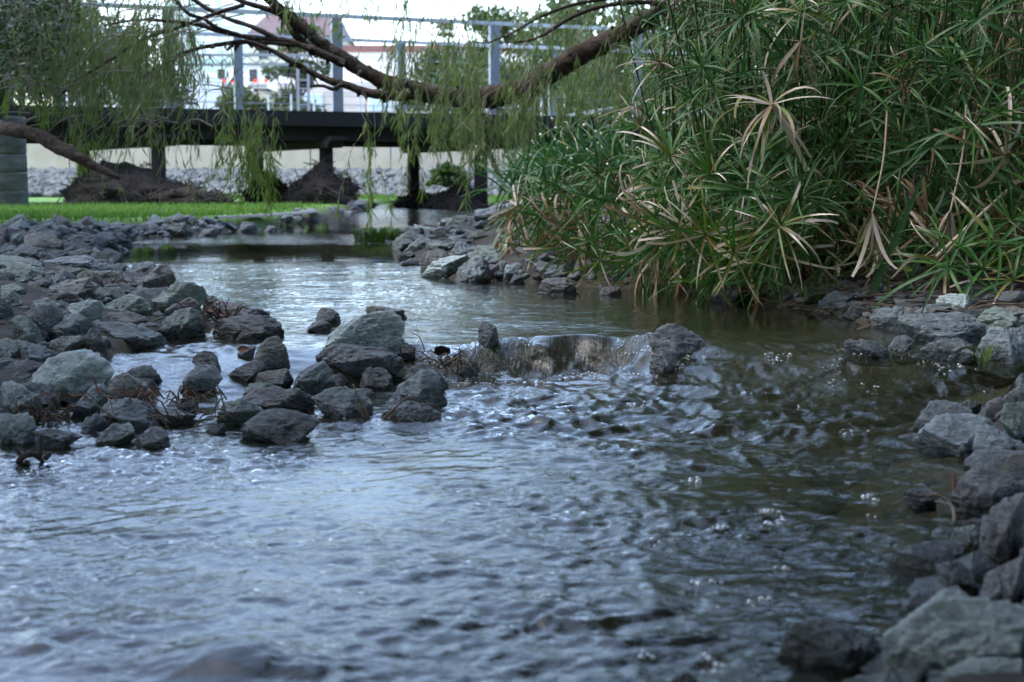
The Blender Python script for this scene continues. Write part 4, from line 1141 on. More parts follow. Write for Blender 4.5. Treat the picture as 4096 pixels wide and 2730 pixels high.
def building(name, x0, x1, Y, z1, mwall, label, rows, depth=12, roof=None, winm='dark_glass', ww=1.4, wh=1.6, gap=3.2, zs=4.0):
    z0 = 1.3
    t = thing(name, ((x0 + x1) / 2, Y, z0), label, 'building')
    q = MB(); q.box(((x0 + x1) / 2, Y + depth / 2, (z0 + z1) / 2), x1 - x0, depth, z1 - z0)
    q.build('wall', M[mwall], t)
    if roof:
        q = MB()
        h = roof[1]
        v = [(x0 - .4, Y - .4, z1 + .004), (x1 + .4, Y - .4, z1 + .004), (x1 + .4, Y + depth, z1 + .004), (x0 - .4, Y + depth, z1 + .004),
             (x0 + (x1 - x0) * .12, Y + depth * .5, z1 + h), (x1 - (x1 - x0) * .12, Y + depth * .5, z1 + h)]
        q.add(v, [(0, 1, 5, 4), (1, 2, 5), (2, 3, 4, 5), (3, 0, 4), (3, 2, 1, 0)])
        q.build('roof', M[roof[0]], t)
    for z in rows:
        n = max(1, int((x1 - x0 - 1) / gap))
        for i in range(n):
            xx = x0 + (x1 - x0) * (i + .5) / n
            f = MB(); f.box((xx, Y - .03, z), ww + .2, .10, wh + .2)
            fo = f.build('window', M['white'], t)
            g = MB(); g.box((xx, Y - .09, z), ww, .04, wh)
            go = g.build('pane', M[winm], None, origin=t.location)
            go.location = (0, 0, 0); go.parent = fo
    return t
def X_(dx, Y): return D(dx, 400, Y).x
def Z_(dy, Y): return D(1176, dy, Y).z
b = building('peach_building', X_(640, 80), X_(1420, 80), 80, Z_(190, 80), 'peach', 'long peach rendered building with small pale windows behind the railing', (Z_(235, 80),), 14, None, 'turq', 1.1, .8, 3.0)
q = MB(); q.box(((X_(655, 81) + X_(1440, 81)) / 2, 88, (Z_(190, 80) + Z_(112, 80)) / 2 + .01), X_(1440, 81) - X_(655, 81), 12, Z_(112, 80) - Z_(190, 80) - .02)
q.build('upper_wall', M['cream'], b)
q = MB(); q.box(((X_(655, 81) + X_(1440, 81)) / 2, 88, Z_(112, 80) + .18), X_(1440, 81) - X_(655, 81) + .4, 12.4, .34)
q.build('fascia', M['redtrim'], b)
for i in range(7):
    q = MB(); xx = X_(660, 80) + i * 2.7
    q.tube([(xx, 79.93, 1.4), (xx, 79.93, Z_(192, 80))], .07, 8); q.build('downpipe', M['steel_grey'], b)
building('maroon_roofed_house', X_(575, 210), X_(790, 210), 210, Z_(84, 210), 'peach', 'distant house with maroon hipped roof above the railing', (Z_(105, 210), Z_(125, 210)), 16, ('maroon', 4.2), 'dark_glass', 1.4, 1.5, 4.0)
building('turquoise_tower', X_(395, 260), X_(572, 260), 260, Z_(-60, 260), 'turq', 'tall turquoise glass building at the upper left behind the leaves', (Z_(120, 260), Z_(85, 260), Z_(45, 260), Z_(8, 260)), 18, None, 'white', 3.6, 2.4, 4.2)
building('cream_block', X_(130, 95), X_(420, 95), 95, Z_(150, 95), 'cream', 'pale low block mostly hidden by hanging leaves at the left', (Z_(190, 95), Z_(225, 95)), 14, None, 'dark_glass', 1.3, 1.4, 3.0)
building('white_shed', X_(1360, 100), X_(1700, 100), 100, Z_(140, 100), 'cream', 'white building glimpsed behind the leaves on the right', (Z_(180, 100),), 14, None, 'dark_glass', 1.3, 1.4, 3.4)

# buses on the elevated road far behind, seen from the back with tail lamps lit
YB = 130
rd = MB(); zr = Z_(211, YB)
rd.box(((X_(330, YB) + X_(660, YB)) / 2, YB + 6, zr - .55), X_(660, YB) - X_(330, YB), 14, .9)
ro = thing('elevated_road', ((X_(330, YB) + X_(660, YB)) / 2, YB + 6, 1), 'distant grey elevated road carrying white buses', 'elevated road')
rd.build('deck', M['concrete'], ro)
for dx_ in (345, 450, 555, 645):
    q = MB(); q.box((X_(dx_, YB), YB + 6, (zr - 1) / 2 + .5), 1.2, 3, zr - 2.03); q.build('pier', M['concrete'], ro)
def bus(xa, xb, lamp, label):
    x0, x1 = X_(xa, YB), X_(xb, YB); z0, z1 = zr + .32, Z_(156, YB); w = x1 - x0; xc = (x0 + x1) / 2
    t = thing('bus', (xc, YB, zr - .1), label, 'bus', 'white buses seen from behind')
    q = MB(); q.box((xc, YB + 5.5, (z0 + z1) / 2), w, 11, z1 - z0); q.build('body', M['white'], t)
    q = MB(); q.box((x0 + w * .235, YB - .03, z0 + (z1 - z0) * .62), w * .43, .07, (z1 - z0) * .62); q.build('rear_window', M['dark_glass'], t)
    q = MB(); q.box((xc, YB - .05, z0 + .2), w, .10, .22); q.build('bumper', M['steel_grey'], t)
    for f in (.36, .93):
        q = MB(); q.tube([(x0 + w * f, YB - .10, z0 + .62), (x0 + w * f, YB - .005, z0 + .62)], .15, 12); q.build('tail_lamp', M[lamp], t)
    for sx in (x0 + .2, x1 - .2):
        for sy in (2.2, 8.6):
            q = MB(); q.tube([(sx - .14, YB + sy, zr + .37), (sx + .14, YB + sy, zr + .37)], .46, 14); q.build('wheel', M['tyre'], t)
bus(422, 462, 'lamp_amber', 'leftmost white bus with an amber lamp behind the leaves')
bus(504, 544, 'lamp_red', 'white bus with red tail lamp left of the far railing post')
bus(577, 618, 'lamp_red', 'white bus with red tail lamp right of the far railing post')
# electrification gantry
Yg = 50
gt = thing('signal_gantry', (X_(560, Yg), Yg, 1.5), 'grey steel lattice railway gantry spanning above the white buses', 'gantry')
zg = Z_(152, Yg)
for dx_ in (415, 700):
    for k in (-.18, .18):
        q = MB(); q.box((X_(dx_, Yg) + k, Yg, (1.5 + zg) / 2), .09, .09, zg - 1.5); q.build('gantry_leg', M['steel_grey'], gt)
    for j in range(9):
        q = MB(); q.box((X_(dx_, Yg), Yg, 1.8 + j * (zg - 2) / 9), .27, .05, .05); q.build('rung', M['steel_grey'], gt)
for dz in (0, .32):
    q = MB(); q.box(((X_(405, Yg) + X_(712, Yg)) / 2, Yg, zg + dz + .05), X_(712, Yg) - X_(405, Yg), .09, .09); q.build('boom', M['steel_grey'], gt)
for j in range(14):
    xa = X_(410, Yg) + j * .31
    q = MB(); q.beam((xa, Yg, zg + (.09 if j % 2 else .33)), (xa + .31, Yg, zg + (.33 if j % 2 else .09)), .04, .04); q.build('lattice_bar', M['steel_grey'], gt)
# yard fence
fe = thing('yard_fence', (X_(760, 40), 40, 1.5), 'wire yard fence on pale posts in front of the peach building', 'fence')
for dx_ in range(620, 1300, 52):
    q = MB(); q.tube([(X_(dx_, 40), 40, 1.45), (X_(dx_, 40), 40, 3.0)], .03, 8); q.build('fence_post', M['rail'], fe)
for k in range(5):
    q = MB(); q.tube([(X_(600, 40), 40.04, 1.75 + k * .29), (X_(1300, 40), 40.04, 1.75 + k * .29)], .006, 5); q.build('wire', M['steel_grey'], fe)
# panel fence on the right bank beyond the bridge
pf_ = thing('bar_fence', (X_(1200, 31), 31, .9), 'dark vertical bar fence before a pale wall right of the piles', 'fence')
for k in range(9):
    q = MB(); xx = X_(1145, 31) + k * .125
    q.box((xx, 31, 1.0), .022, .022, .62); q.build('bar', M['timber'], pf_)
for z in (.72, 1.28):
    q = MB(); q.box((X_(1145, 31) + .5, 31, z), 1.1, .018, .03); q.build('rail', M['timber'], pf_)
w2 = MB(); w2.box((X_(1210, 34), 34.2, .95), 1.9, .2, .95)
tag(w2.build('garden_wall', M['concrete'], origin=(X_(1210, 34), 34.2, .9)), 'short pale wall behind the bar fence on the right bank', 'wall')
# parked cars beyond the wall
def car(dx_, Y, m, label):
    xc = X_(dx_, Y); zb = .875 + (Y - 36) * .002
    t = thing('parked_car', (xc, Y, zb), label, 'car', 'cars parked beyond the retaining wall')
    L, Wc = 4.2, 1.7
    prof = [(-2.1, .35), (-2.1, .75), (-1.75, .92), (-1.0, .98), (-.45, 1.42), (.75, 1.45), (1.45, 1.0), (2.0, .92), (2.1, .7), (2.1, .35)]
    q = MB(); n = len(prof)
    v = [(xc + a, Y - Wc / 2 + (.16 if z > 1.2 else 0), zb + z) for a, z in prof] + [(xc + a, Y + Wc / 2 - (.16 if z > 1.2 else 0), zb + z) for a, z in prof]
    q.add(v, [tuple(range(n))[::-1], tuple(range(n, 2 * n))] + [(i, (i + 1) % n, n + (i + 1) % n, n + i) for i in range(n)])
    q.build('body', M[m], t)
    for pts in ([(-.8, 1.02), (-.42, 1.34), (.1, 1.36), (.1, 1.02)], [(.18, 1.02), (.18, 1.36), (.68, 1.36), (1.2, 1.02)]):
        g = MB()
        vv = [(xc + a, Y - Wc / 2 - .012 + (.13 if z > 1.2 else 0), zb + z) for a, z in pts] + [(xc + a, Y - Wc / 2 + .03 + (.13 if z > 1.2 else 0), zb + z) for a, z in pts]
        g.add(vv, [(3, 2, 1, 0), (4, 5, 6, 7)] + [(i, (i + 1) % 4, 4 + (i + 1) % 4, 4 + i) for i in range(4)])
        g.build('side_window', M['dark_glass'], t)
    for a in (-1.3, 1.32):
        for sy in (-Wc / 2, Wc / 2):
            g = MB(); g.tube([(xc + a, Y + sy - .08, zb + .31), (xc + a, Y + sy + .08, zb + .31)], .31, 18); g.build('wheel', M['tyre'], t)
car(905, 40.5, 'car_blue', 'blue parked car showing above the wall between two piles')
car(1195, 41.5, 'white', 'white parked car showing above the wall at the right end of the bridge')
car(640, 42, 'car_silver', 'silver parked car mostly behind the hanging leaves')

# ================================================================== TREES
def leaf_cards(pts, nrm_len, wd, droop=0.0, seed=0, rolls=None, dirs=None):
    """one bent blade per point: 6 vertices, base to tip"""
    rg = np.random.default_rng(seed)
    n = len(pts)
    d = rg.normal(0, 1, (n, 3)) if dirs is None else np.array(dirs, float)
    d[:, 2] -= droop
    d /= np.linalg.norm(d, axis=1)[:, None]
    s = np.cross(d, rg.normal(0, 1, (n, 3))); s /= np.linalg.norm(s, axis=1)[:, None]
    up = np.cross(s, d)
    L = nrm_len * rg.uniform(.6, 1.25, n)[:, None]; w = wd * rg.uniform(.7, 1.2, n)[:, None]
    b = pts; m_ = pts + d * L * .5 + up * L * .06; t = pts + d * L - up * L * .05
    V = np.stack([b, m_ - s * w / 2, m_ + s * w / 2, t], 1).reshape(-1, 3)
    k = np.arange(n)[:, None] * 4
    F = np.concatenate([k + [0, 1, 3, 2]], 0)
    r = rg.random(n)
    uv = np.stack([np.tile([0, .5, .5, 1], n), np.repeat(r, 4)], 1)
    return V, F, uv
def tree(name, x, y, z, h, cr, label, seed, m='tree_leaf', n=4200, leaf=.16, group=None, low=0.25, trunk_r=.16, clumps=26, sq=0.75):
    rg = np.random.default_rng(seed)
    t = thing(name, (x, y, z), label, 'tree', group)
    q = MB()
    top = np.array([x + rg.normal(0, .2), y, z + h * .8])
    q.tube(spline([(x, y, z - .2), (x + rg.normal(0, .12), y, z + h * .3), tuple(top)], 5), list(np.linspace(trunk_r, trunk_r * .3, 11)), 9)
    cl = []
    for k in range(clumps):
        a = rg.uniform(0, 6.28); rr = cr * math.sqrt(rg.random()); zz = z + h * (low + (1 - low) * rg.random() ** 0.9)
        sh = math.sin(math.pi * np.clip((zz - z - h * low) / (h * (1 - low)) * .85 + .12, 0, 1)) ** .6
        cl.append((x + math.cos(a) * rr * sh, y + math.sin(a) * rr * sh, zz, rg.uniform(.22, .42) * cr))
    for k, c in enumerate(cl[:12]):
        s_ = rg.uniform(.3, .75)
        b0 = np.array([x, y, z + h * .8 * s_])
        q.tube([b0, (b0 + np.array(c[:3])) / 2 + (0, 0, .1 * h * .3), c[:3]], [trunk_r * .4, trunk_r * .25, trunk_r * .08], 6)
    q.build('trunk', M['bark'], t, smooth=True)
    pts = []
    per = n // clumps
    for cx_, cy_, cz_, r in cl:
        d = rg.normal(0, 1, (per, 3)); d /= np.linalg.norm(d, axis=1)[:, None]
        pts.append(np.array([cx_, cy_, cz_]) + d * (r * rg.random(per)[:, None] ** .45) * (1, 1, sq))
    V, F, uv = leaf_cards(np.concatenate(pts), leaf, leaf * .45, .35, seed)
    o = put('crown', mesh_from('crown', V - np.array([x, y, z]), F, M[m], False, uv), (0, 0, 0), t)
    return t
# trees and bushes beyond the bridge
for i, (dx_, Y, top, cr, m, lab) in enumerate([
    (690, 72, 62, 1.7, 'tree_leaf_pale', 'yellow green tree in front of the peach building, left of the railing post'),
    (560, 74, 212, 1.6, 'tree_leaf_pale', 'low tree below the white buses'),
    (300, 66, 90, 2.4, 'tree_leaf', 'bushy tree behind the hanging leaves at the left of the gantry'),
    (60, 50, 60, 2.4, 'tree_leaf', 'dark tree far behind the left tree foliage'),
    (1010, 66, 60, 2.2, 'tree_leaf_pale', 'tree in front of the peach building right of the limb fork'),
    (1130, 60, 40, 2.2, 'tree_leaf', 'dark green tree behind the middle of the railing'),
    (1270, 52, 20, 2.4, 'tree_leaf_pale', 'light green tree behind the right half of the railing'),
    (1400, 48, -10, 2.8, 'tree_leaf', 'large dense tree behind the right end of the railing'),
    (1560, 44, -30, 3.0, 'tree_leaf', 'large dark tree behind the sedge thicket'),
    (1800, 42, -40, 3.2, 'tree_leaf', 'tall dark tree behind the right part of the thicket'),
    (2150, 40, -40, 3.4, 'tree_leaf', 'tall dark tree behind the right end of the thicket'),
    (20, 40, -20, 3.0, 'tree_leaf', 'tree at the far left behind the pillar')]):
    z = 1.45
    h = Z_(top, Y) - z
    tree('background_tree', X_(dx_, Y), Y, z, h, cr, lab, 300 + i, m, 3600, .34, 'trees beyond the footbridge', (.55 if dx_ < 100 else .12) if Y < 56 else .3, .18)
for i, (dx_, Y, hh, cr, lab) in enumerate([(1330, 29, 1.5, 1.0, 'low dark bush at the right abutment'), (1470, 28, 2.3, 1.3, 'dark bush behind the left end of the sedge thicket'),
                                           (1650, 24, 2.9, 1.5, 'dark bush behind the middle of the sedge thicket'), (1900, 20, 3.0, 1.6, 'dark bush behind the right of the sedge thicket'),
                                           (2230, 16, 3.0, 1.6, 'dark bush behind the right end of the sedge thicket'), (2450, 12, 3.2, 1.5, 'dark bush at the right edge behind the thicket'),
                                           (1035, 30, .5, .32, 'small green bush beside the pale wall under the bridge')]):
    x = X_(dx_, Y)
    tree('bush', x, Y, float(T(x, Y)), hh, cr, lab, 340 + i, 'tree_leaf', 3400, .2, 'bushes behind the bank', 0.05, .05, 22)
# slim leaning trunk on the grass beyond the bridge
q = MB()
q.tube([D(1150, 415, 30), D(1140, 390, 30), D(1125, 350, 30), D(1118, 300, 30)], [.07, .06, .055, .045], 8)
tag(q.build('leaning_trunk', M['bark'], origin=tuple(D(1150, 415, 30)), smooth=True), 'slim leaning tree trunk on the grass beyond the footbridge', 'tree trunk')

# the shade trees behind the camera and over the left bank (unseen, their crowns placed to block sky light)
for i, (x, y, h, cr) in enumerate([(-5.0, -4.5, 12.0, 4.8), (0.5, -5.5, 13.0, 5.2), (5.5, -3.0, 12.5, 4.8), (-7.0, 2.0, 10.0, 3.6), (6.0, 4.5, 10.0, 3.8), (-9.5, 8.5, 9.0, 3.4), (8.5, 10.5, 10.0, 4.0), (4.2, 8.0, 9.5, 3.4)]):
    tree('shade_tree', x, y, float(T(x, y)), h, cr, ('unseen shade tree behind the camera, to the left', 'tallest unseen shade tree straight behind the camera', 'unseen shade tree behind the camera, to the right', 'unseen shade tree on the left bank beside the rock pile', 'unseen shade tree on the right bank abreast of the fall', 'unseen shade tree on the left bank abreast of the long pool', 'unseen shade tree on the right bank behind the thicket', 'unseen shade tree rising out of the back of the sedge thicket')[i], 380 + i, 'tree_leaf', 11000, .55, 'unseen shade trees around the creek', (.08 if y < 0 else .22) if x != 4.2 else .4, .25, 40)

tree('shade_tree', 0.9, -1.2, float(T(0.9, -1.2)), 10.5, 4.6, 'unseen shade tree with an airy crown right above the camera', 395, 'tree_leaf', 3600, .42, 'unseen shade trees around the creek', .45, .22, 30)  # unseen, added so the ripples mirror a broken dark canopy

# weeping tree: one long drooping limb across the picture ----------------
YL = 10.0
wt_base = (3.4, 10.8)
wt = thing('weeping_tree', (wt_base[0], wt_base[1], float(T(*wt_base))), 'weeping tree with a long drooping rough barked limb hanging across the picture', 'tree')
def limb(pts, widths, name, k=14, seed=1, n=9, rough=.16, parent=None):
    """pts: (picture x, picture y, distance) or world points; widths in picture px"""
    w_, pp = [], []
    for q_, wd in zip(pts, widths):
        v = D(*q_) if len(q_) == 3 else Vector(q_[:3])
        pp.append(v); w_.append(wd * (v.y / 3268) / 2)
    sp = spline([(*p_, r) for p_, r in zip(pp, w_)], n)
    cen, rad = sp[:, :3], sp[:, 3]
    V, F = [], []
    m_ = len(cen)
    ref = np.array([.2, .96, .15])
    ths = np.linspace(0, 2 * math.pi, k, endpoint=False)
    for i in range(m_):
        t = cen[min(i + 1, m_ - 1)] - cen[max(i - 1, 0)]; t /= np.linalg.norm(t) + 1e-9
        a = np.cross(t, ref); a /= np.linalg.norm(a); b_ = np.cross(t, a)
        for th in ths: V.append(cen[i] + rad[i] * (math.cos(th) * a + math.sin(th) * b_))
    V = np.array(V)
    ax = np.repeat(cen, k, 0); rr = np.repeat(rad, k)
    dd = (V - ax) / np.maximum(rr, 1e-6)[:, None]
    s_ = np.repeat(np.arange(m_), k).astype(float)
    f1 = vn(V * 9 + seed, seed) * 0.8 + np.abs(vn(np.stack([s_ * .22, V[:, 0] * 26, V[:, 2] * 26], 1), seed + 1)) * 1.1 + .5 * vn(V * 40, seed + 2)
    V = V + dd * (rr * rough * f1)[:, None]
    F = [(i * k + j, i * k + (j + 1) % k, (i + 1) * k + (j + 1) % k, (i + 1) * k + j) for i in range(m_ - 1) for j in range(k)]
    F += [tuple(range(k))[::-1], tuple((m_ - 1) * k + j for j in range(k))]
    mb_ = MB(); mb_.add(V, F)
    o = mb_.build(name, M['bark'], parent or wt, smooth=True)
    return o, cen, rad
# trunk rising on the right bank, hidden by the thicket, and the limb leaving it
limb([(3.4, 10.8, .1), (3.3, 10.7, 1.0), (3.0, 10.5, 1.9), (2.3, 10.2, 2.35)] and [(2290, 520, 10.8), (2260, 330, 10.7), (2150, 120, 10.5), (1930, 5, 10.2), (1760, -12, 10.05)], [95, 85, 75, 62, 52], 'trunk', 16, 3)
main = limb([(1770, -8, 10.05), (1700, 14, 10), (1640, 10, 10), (1560, 20, 10), (1480, 50, 10), (1400, 95, 10), (1330, 125, 10), (1270, 165, 10), (1205, 205, 10), (1130, 224, 10), (1060, 226, 10), (980, 214, 10), (900, 195, 10),
             (840, 166, 10), (780, 130, 10), (735, 97, 10), (690, 60, 10), (650, 27, 10), (600, -18, 10), (540, -60, 10)],
            [52, 50, 54, 42, 42, 44, 44, 44, 47, 46, 42, 37, 35, 32, 29, 26, 25, 23, 20, 16], 'limb', 16, 7)
BR = [([(830, 158, 10), (802, 146, 10.05), (749, 128, 10.1), (698, 100, 10.1), (668, 62, 10.1), (640, 30, 10.1), (560, 5, 10.1), (500, -25, 10.1)], [24, 22, 19, 19, 16, 14, 11, 8]),
      ([(790, 148, 9.95), (745, 126, 9.9), (694, 106, 9.9), (650, 100, 9.9), (557, 97, 9.9), (490, 105, 9.9), (455, 112, 9.9), (410, 128, 9.9), (342, 168, 9.85), (300, 195, 9.8)], [18, 17, 14, 12, 10, 9, 8, 7, 6, 4]),
      ([(690, 104, 9.9), (650, 92, 9.9), (581, 88, 9.9), (506, 72, 9.85), (455, 57, 9.8), (400, 50, 9.8), (320, 46, 9.8), (240, 58, 9.8)], [12, 12, 11, 10, 9, 8, 6, 4]),
      ([(640, 92, 9.9), (580, 62, 9.9), (530, 46, 9.95), (480, 22, 10), (430, -10, 10), (380, -40, 10)], [11, 10, 9, 9, 8, 6]),
      ([(560, 84, 9.9), (500, 65, 9.8), (470, 45, 9.75), (430, 30, 9.7), (395, -10, 9.7)], [9, 9, 8, 8, 6]),
      ([(940, 214, 9.9), (924, 221, 9.85), (880, 219, 9.8), (838, 211, 9.8), (793, 195, 9.8), (753, 184, 9.8), (702, 161, 9.8), (650, 130, 9.8), (602, 106, 9.8), (560, 92, 9.8)], [22, 22, 20, 17, 16, 15, 12, 11, 9, 7]),
      ([(800, 198, 9.78), (783, 196, 9.75), (765, 205, 9.75), (742, 198, 9.75), (712, 198, 9.75)], [10, 10, 9, 7, 5]),
      ([(745, 180, 9.82), (715, 168, 9.8), (690, 150, 9.8), (660, 140, 9.8), (620, 112, 9.8)], [12, 11, 10, 9, 6]),
      ([(1560, 14, 10), (1470, 5, 9.9), (1380, 16, 9.8), (1310, 42, 9.7), (1250, 80, 9.7), (1205, 95, 9.7), (1150, 98, 9.7)], [14, 12, 10, 9, 7, 6, 3]),
      ([(1640, -20, 10), (1560, -25, 9.8), (1450, -8, 9.7), (1330, 8, 9.6), (1240, 40, 9.6), (1180, 75, 9.6), (1120, 100, 9.6)], [14, 12, 9, 8, 6, 5, 3]),
      ([(560, 12, 10), (500, 30, 9.9), (420, 60, 9.8), (330, 90, 9.7), (250, 140, 9.6), (170, 190, 9.6), (110, 250, 9.6)], [10, 9, 8, 7, 6, 5, 3])]
paths = [(main[1], main[2])]
for i, (p_, w_) in enumerate(BR):
    o, c_, r_ = limb(p_, w_, 'branch', 9, 20 + i, 7, .18)
    paths.append((c_, r_))
# flakes of peeling bark on the limb's underside
mb = MB()
for k in range(240):
    c_, r_ = paths[0] if rnd.random() < .7 else paths[rnd.choice((1, 2, 6))]
    i = rnd.randrange(2, len(c_) - 2)
    t = c_[i + 1] - c_[i - 1]; t = t / np.linalg.norm(t)
    ang_ = rnd.uniform(0, 6.28)
    a = np.cross(t, (0.2, .96, .15)); a /= np.linalg.norm(a); b_ = np.cross(t, a)
    n_ = math.cos(ang_) * a + math.sin(ang_) * b_
    p0 = c_[i] + n_ * r_[i] * .92
    L = rnd.uniform(.02, .075); w_ = rnd.uniform(.008, .028)
    dr = n_ * rnd.uniform(.2, .6) + t * rnd.uniform(-1, 1) + np.array([0, 0, -.25]); dr /= np.linalg.norm(dr)
    s_ = np.cross(dr, n_); s_ /= np.linalg.norm(s_) + 1e-9
    mb.add([p0 - s_ * w_, p0 + s_ * w_, p0 + dr * L + s_ * w_ * .4, p0 + dr * L * 1.2 - s_ * w_ * .3, p0 + n_ * .006, p0 + dr * L * .7 + n_ * .008],
           [(0, 1, 2, 3), (0, 4, 5, 3), (4, 1, 2, 5)])
o = mb.build('bark_flakes', M['bark'], wt); o['kind'] = 'stuff'

class Fol:
    def __init__(s, seed): s.V, s.F, s.U, s.n, s.rg, s.tw = [], [], [], 0, np.random.default_rng(seed), MB()
    def leaves(s, pts, dirs, L, w):
        V, F, uv = leaf_cards(np.array(pts), L, w, 0, int(s.rg.integers(1e6)), dirs=dirs)
        s.V.append(V); s.F.append(F + s.n); s.U.append(uv); s.n += len(V)
    def strand(s, p, L, drift=(0, 0, 0), dens=60, leaf=.11, w=.0085, stiff=0.5, tw=.0022, bare=0.0):
        rg = s.rg
        n = max(4, int(L / .06))
        q = [np.array(p, float)]
        v = np.array([rg.normal() * .5 + drift[0], rg.normal() * .35 + drift[1], -.6 + drift[2]])
        for i in range(n):
            v = v * .88 + np.array([rg.normal() * .10, rg.normal() * .10, -.30])
            v /= np.linalg.norm(v)
            q.append(q[-1] + v * L / n)
        q = np.array(q)
        s.tw.tube(q, list(np.linspace(tw, tw * .4, len(q))), 3, False)
        m_ = int(dens * L)
        if m_ < 1: return
        t = bare + (1 - bare) * rg.random(m_) ** .8
        ii = np.clip(t * n, 0, n - 1e-3)
        i0 = ii.astype(int); fr = (ii - i0)[:, None]
        pts = q[i0] * (1 - fr) + q[i0 + 1] * fr
        td = q[i0 + 1] - q[i0]; td /= np.linalg.norm(td, axis=1)[:, None]
        out_ = rg.normal(0, 1, (m_, 3)); out_[:, 1] *= .8
        out_ /= np.linalg.norm(out_, axis=1)[:, None]
        s.leaves(pts, td * rg.uniform(.5, 1.1, m_)[:, None] + out_ * rg.uniform(.25, .75, m_)[:, None] + (0, 0, -.35), leaf, w)
    def build(s, m, parent, name='foliage', twig='twig'):
        o0 = np.array(parent.location)
        o = put(name, mesh_from(name, np.concatenate(s.V) - o0, np.concatenate(s.F), M[m], False, np.concatenate(s.U)), (0, 0, 0), parent)
        o['kind'] = 'stuff'
        o2 = s.tw.build('twigs', M[twig], parent); o2['kind'] = 'stuff'
fo, fl = Fol(1), Fol(2)
def curtain(f, n, xr, y0, bot, Yr, Lmax, dens, drift=(-.25, 0, 0), leaf=.105, w=.0085, **kw):
    """strands that start between y0 and their own foot and end about the lower envelope bot(x) (picture px)"""
    for k in range(n):
        x = f.rg.uniform(*xr); Y = f.rg.uniform(*Yr)
        yb = float(np.interp(x, *bot)) + f.rg.normal(0, 22)
        ya = f.rg.uniform(y0, max(y0 + 20, yb - 60))
        L = min((yb - ya) / 3268 * Y, Lmax * f.rg.uniform(.6, 1.1))
        if L < .12: continue
        f.strand(D(x, ya, Y), L, drift, dens, leaf, w, **kw)
envL = ([0, 30, 90, 150, 180, 215, 260, 300, 350, 420, 450, 500, 560, 600, 640], [240, 270, 250, 235, 350, 400, 400, 350, 330, 330, 300, 390, 300, 440, 330])
envH = ([0, 30, 90, 150, 200, 260, 350, 450, 500], [235, 255, 235, 205, 235, 235, 225, 215, 180])
curtain(fo, 340, (50, 440), -60, envH, (9.2, 10.8), .7, 48)
curtain(fo, 38, (165, 430), 150, envL, (9.2, 10.6), .6, 36)
curtain(fo, 26, (440, 640), 40, envL, (9.3, 10.5), .7, 45)
curtain(fl, 30, (520, 630), 250, ([500, 640], [400, 470]), (9.2, 9.9), .5, 60)
curtain(fl, 26, (20, 240), 180, ([0, 30, 90, 150, 180, 240], [250, 270, 250, 280, 370, 400]), (9.2, 9.9), .4, 55)
envM = ([640, 700, 780, 830, 870, 900, 950, 1000, 1050, 1110, 1160, 1220, 1280, 1330, 1400, 1500, 1560], [60, 40, 70, 60, 110, 250, 330, 350, 330, 370, 350, 330, 260, 250, 270, 260, 230])
curtain(fo, 105, (885, 1260), -60, envM, (9.3, 10.7), .75, 55)
curtain(fo, 48, (1000, 1240), 190, envM, (9.4, 10.0), .5, 60)
curtain(fo, 120, (1230, 1580), -60, envM, (9.6, 11.4), .8, 55)
curtain(fo, 40, (640, 880), -60, envM, (9.3, 10.5), .5, 35)
# single strands that hang lower
for x, ya, yb, Y, dns in [(395, 300, 545, 9.6, 18), (384, 330, 500, 9.7, 14), (840, 235, 420, 9.5, 22), (858, 240, 400, 9.5, 10), (830, 260, 495, 9.3, 55), (845, 300, 520, 9.3, 60), (860, 330, 480, 9.35, 50), (815, 330, 500, 9.3, 45),
                          (870, 380, 535, 9.3, 60), (940, 300, 440, 9.4, 50), (955, 320, 450, 9.45, 55), (1085, 330, 470, 9.5, 45), (1110, 330, 485, 9.5, 40), (1065, 340, 430, 9.5, 45), (560, 330, 440, 9.5, 60), (590, 320, 480, 9.4, 55),
                          (605, 340, 490, 9.4, 55), (620, 330, 450, 9.4, 60), (500, 330, 400, 9.4, 60), (300, 300, 480, 9.6, 16), (450, 300, 470, 9.6, 20), (520, 300, 470, 9.6, 14), (690, 100, 260, 9.6, 20), (900, 180, 330, 9.4, 45)]:
    (fl if dns > 40 else fo).strand(D(x, ya, Y), (yb - ya) / 3268 * Y, (0, 0, -.4), dns * 1.2, .10, .0085)
# the weave of grey twigs in the left mass
for k in range(110):
    x, y, Y = fo.rg.uniform(60, 560), fo.rg.uniform(-30, 300), fo.rg.uniform(9.2, 10.6)
    a = fo.rg.uniform(2.5, 3.9); L = fo.rg.uniform(50, 170)
    p0, p2 = D(x, y, Y), D(x + math.cos(a) * L, y - math.sin(a) * L * .6 + L * .35, Y - fo.rg.uniform(-.2, .3))
    p1 = (p0 + p2) / 2 + Vector((0, 0, .05)) + Vector(fo.rg.normal(0, .02, 3))
    fo.tw.tube(spline([p0, p1, p2], 4), list(np.linspace(.0055, .0015, 9)), 4, False)
rg_ = np.random.default_rng(77)
for k in range(46):                    # the crown above the picture's upper edge
    c_ = np.array([rg_.normal(1.6, 2.0), rg_.normal(8.9, 1.3), rg_.uniform(3.2, 6.6)])
    n_ = 60
    d_ = rg_.normal(0, 1, (n_, 3)); d_ /= np.linalg.norm(d_, axis=1)[:, None]
    fo.leaves(c_ + d_ * .75 * rg_.random((n_, 1)) ** .5, d_ - (0, 0, 1.2), .30, .045)
fo.build('willow', wt)
fl.build('willow_light', wt, 'young_foliage')

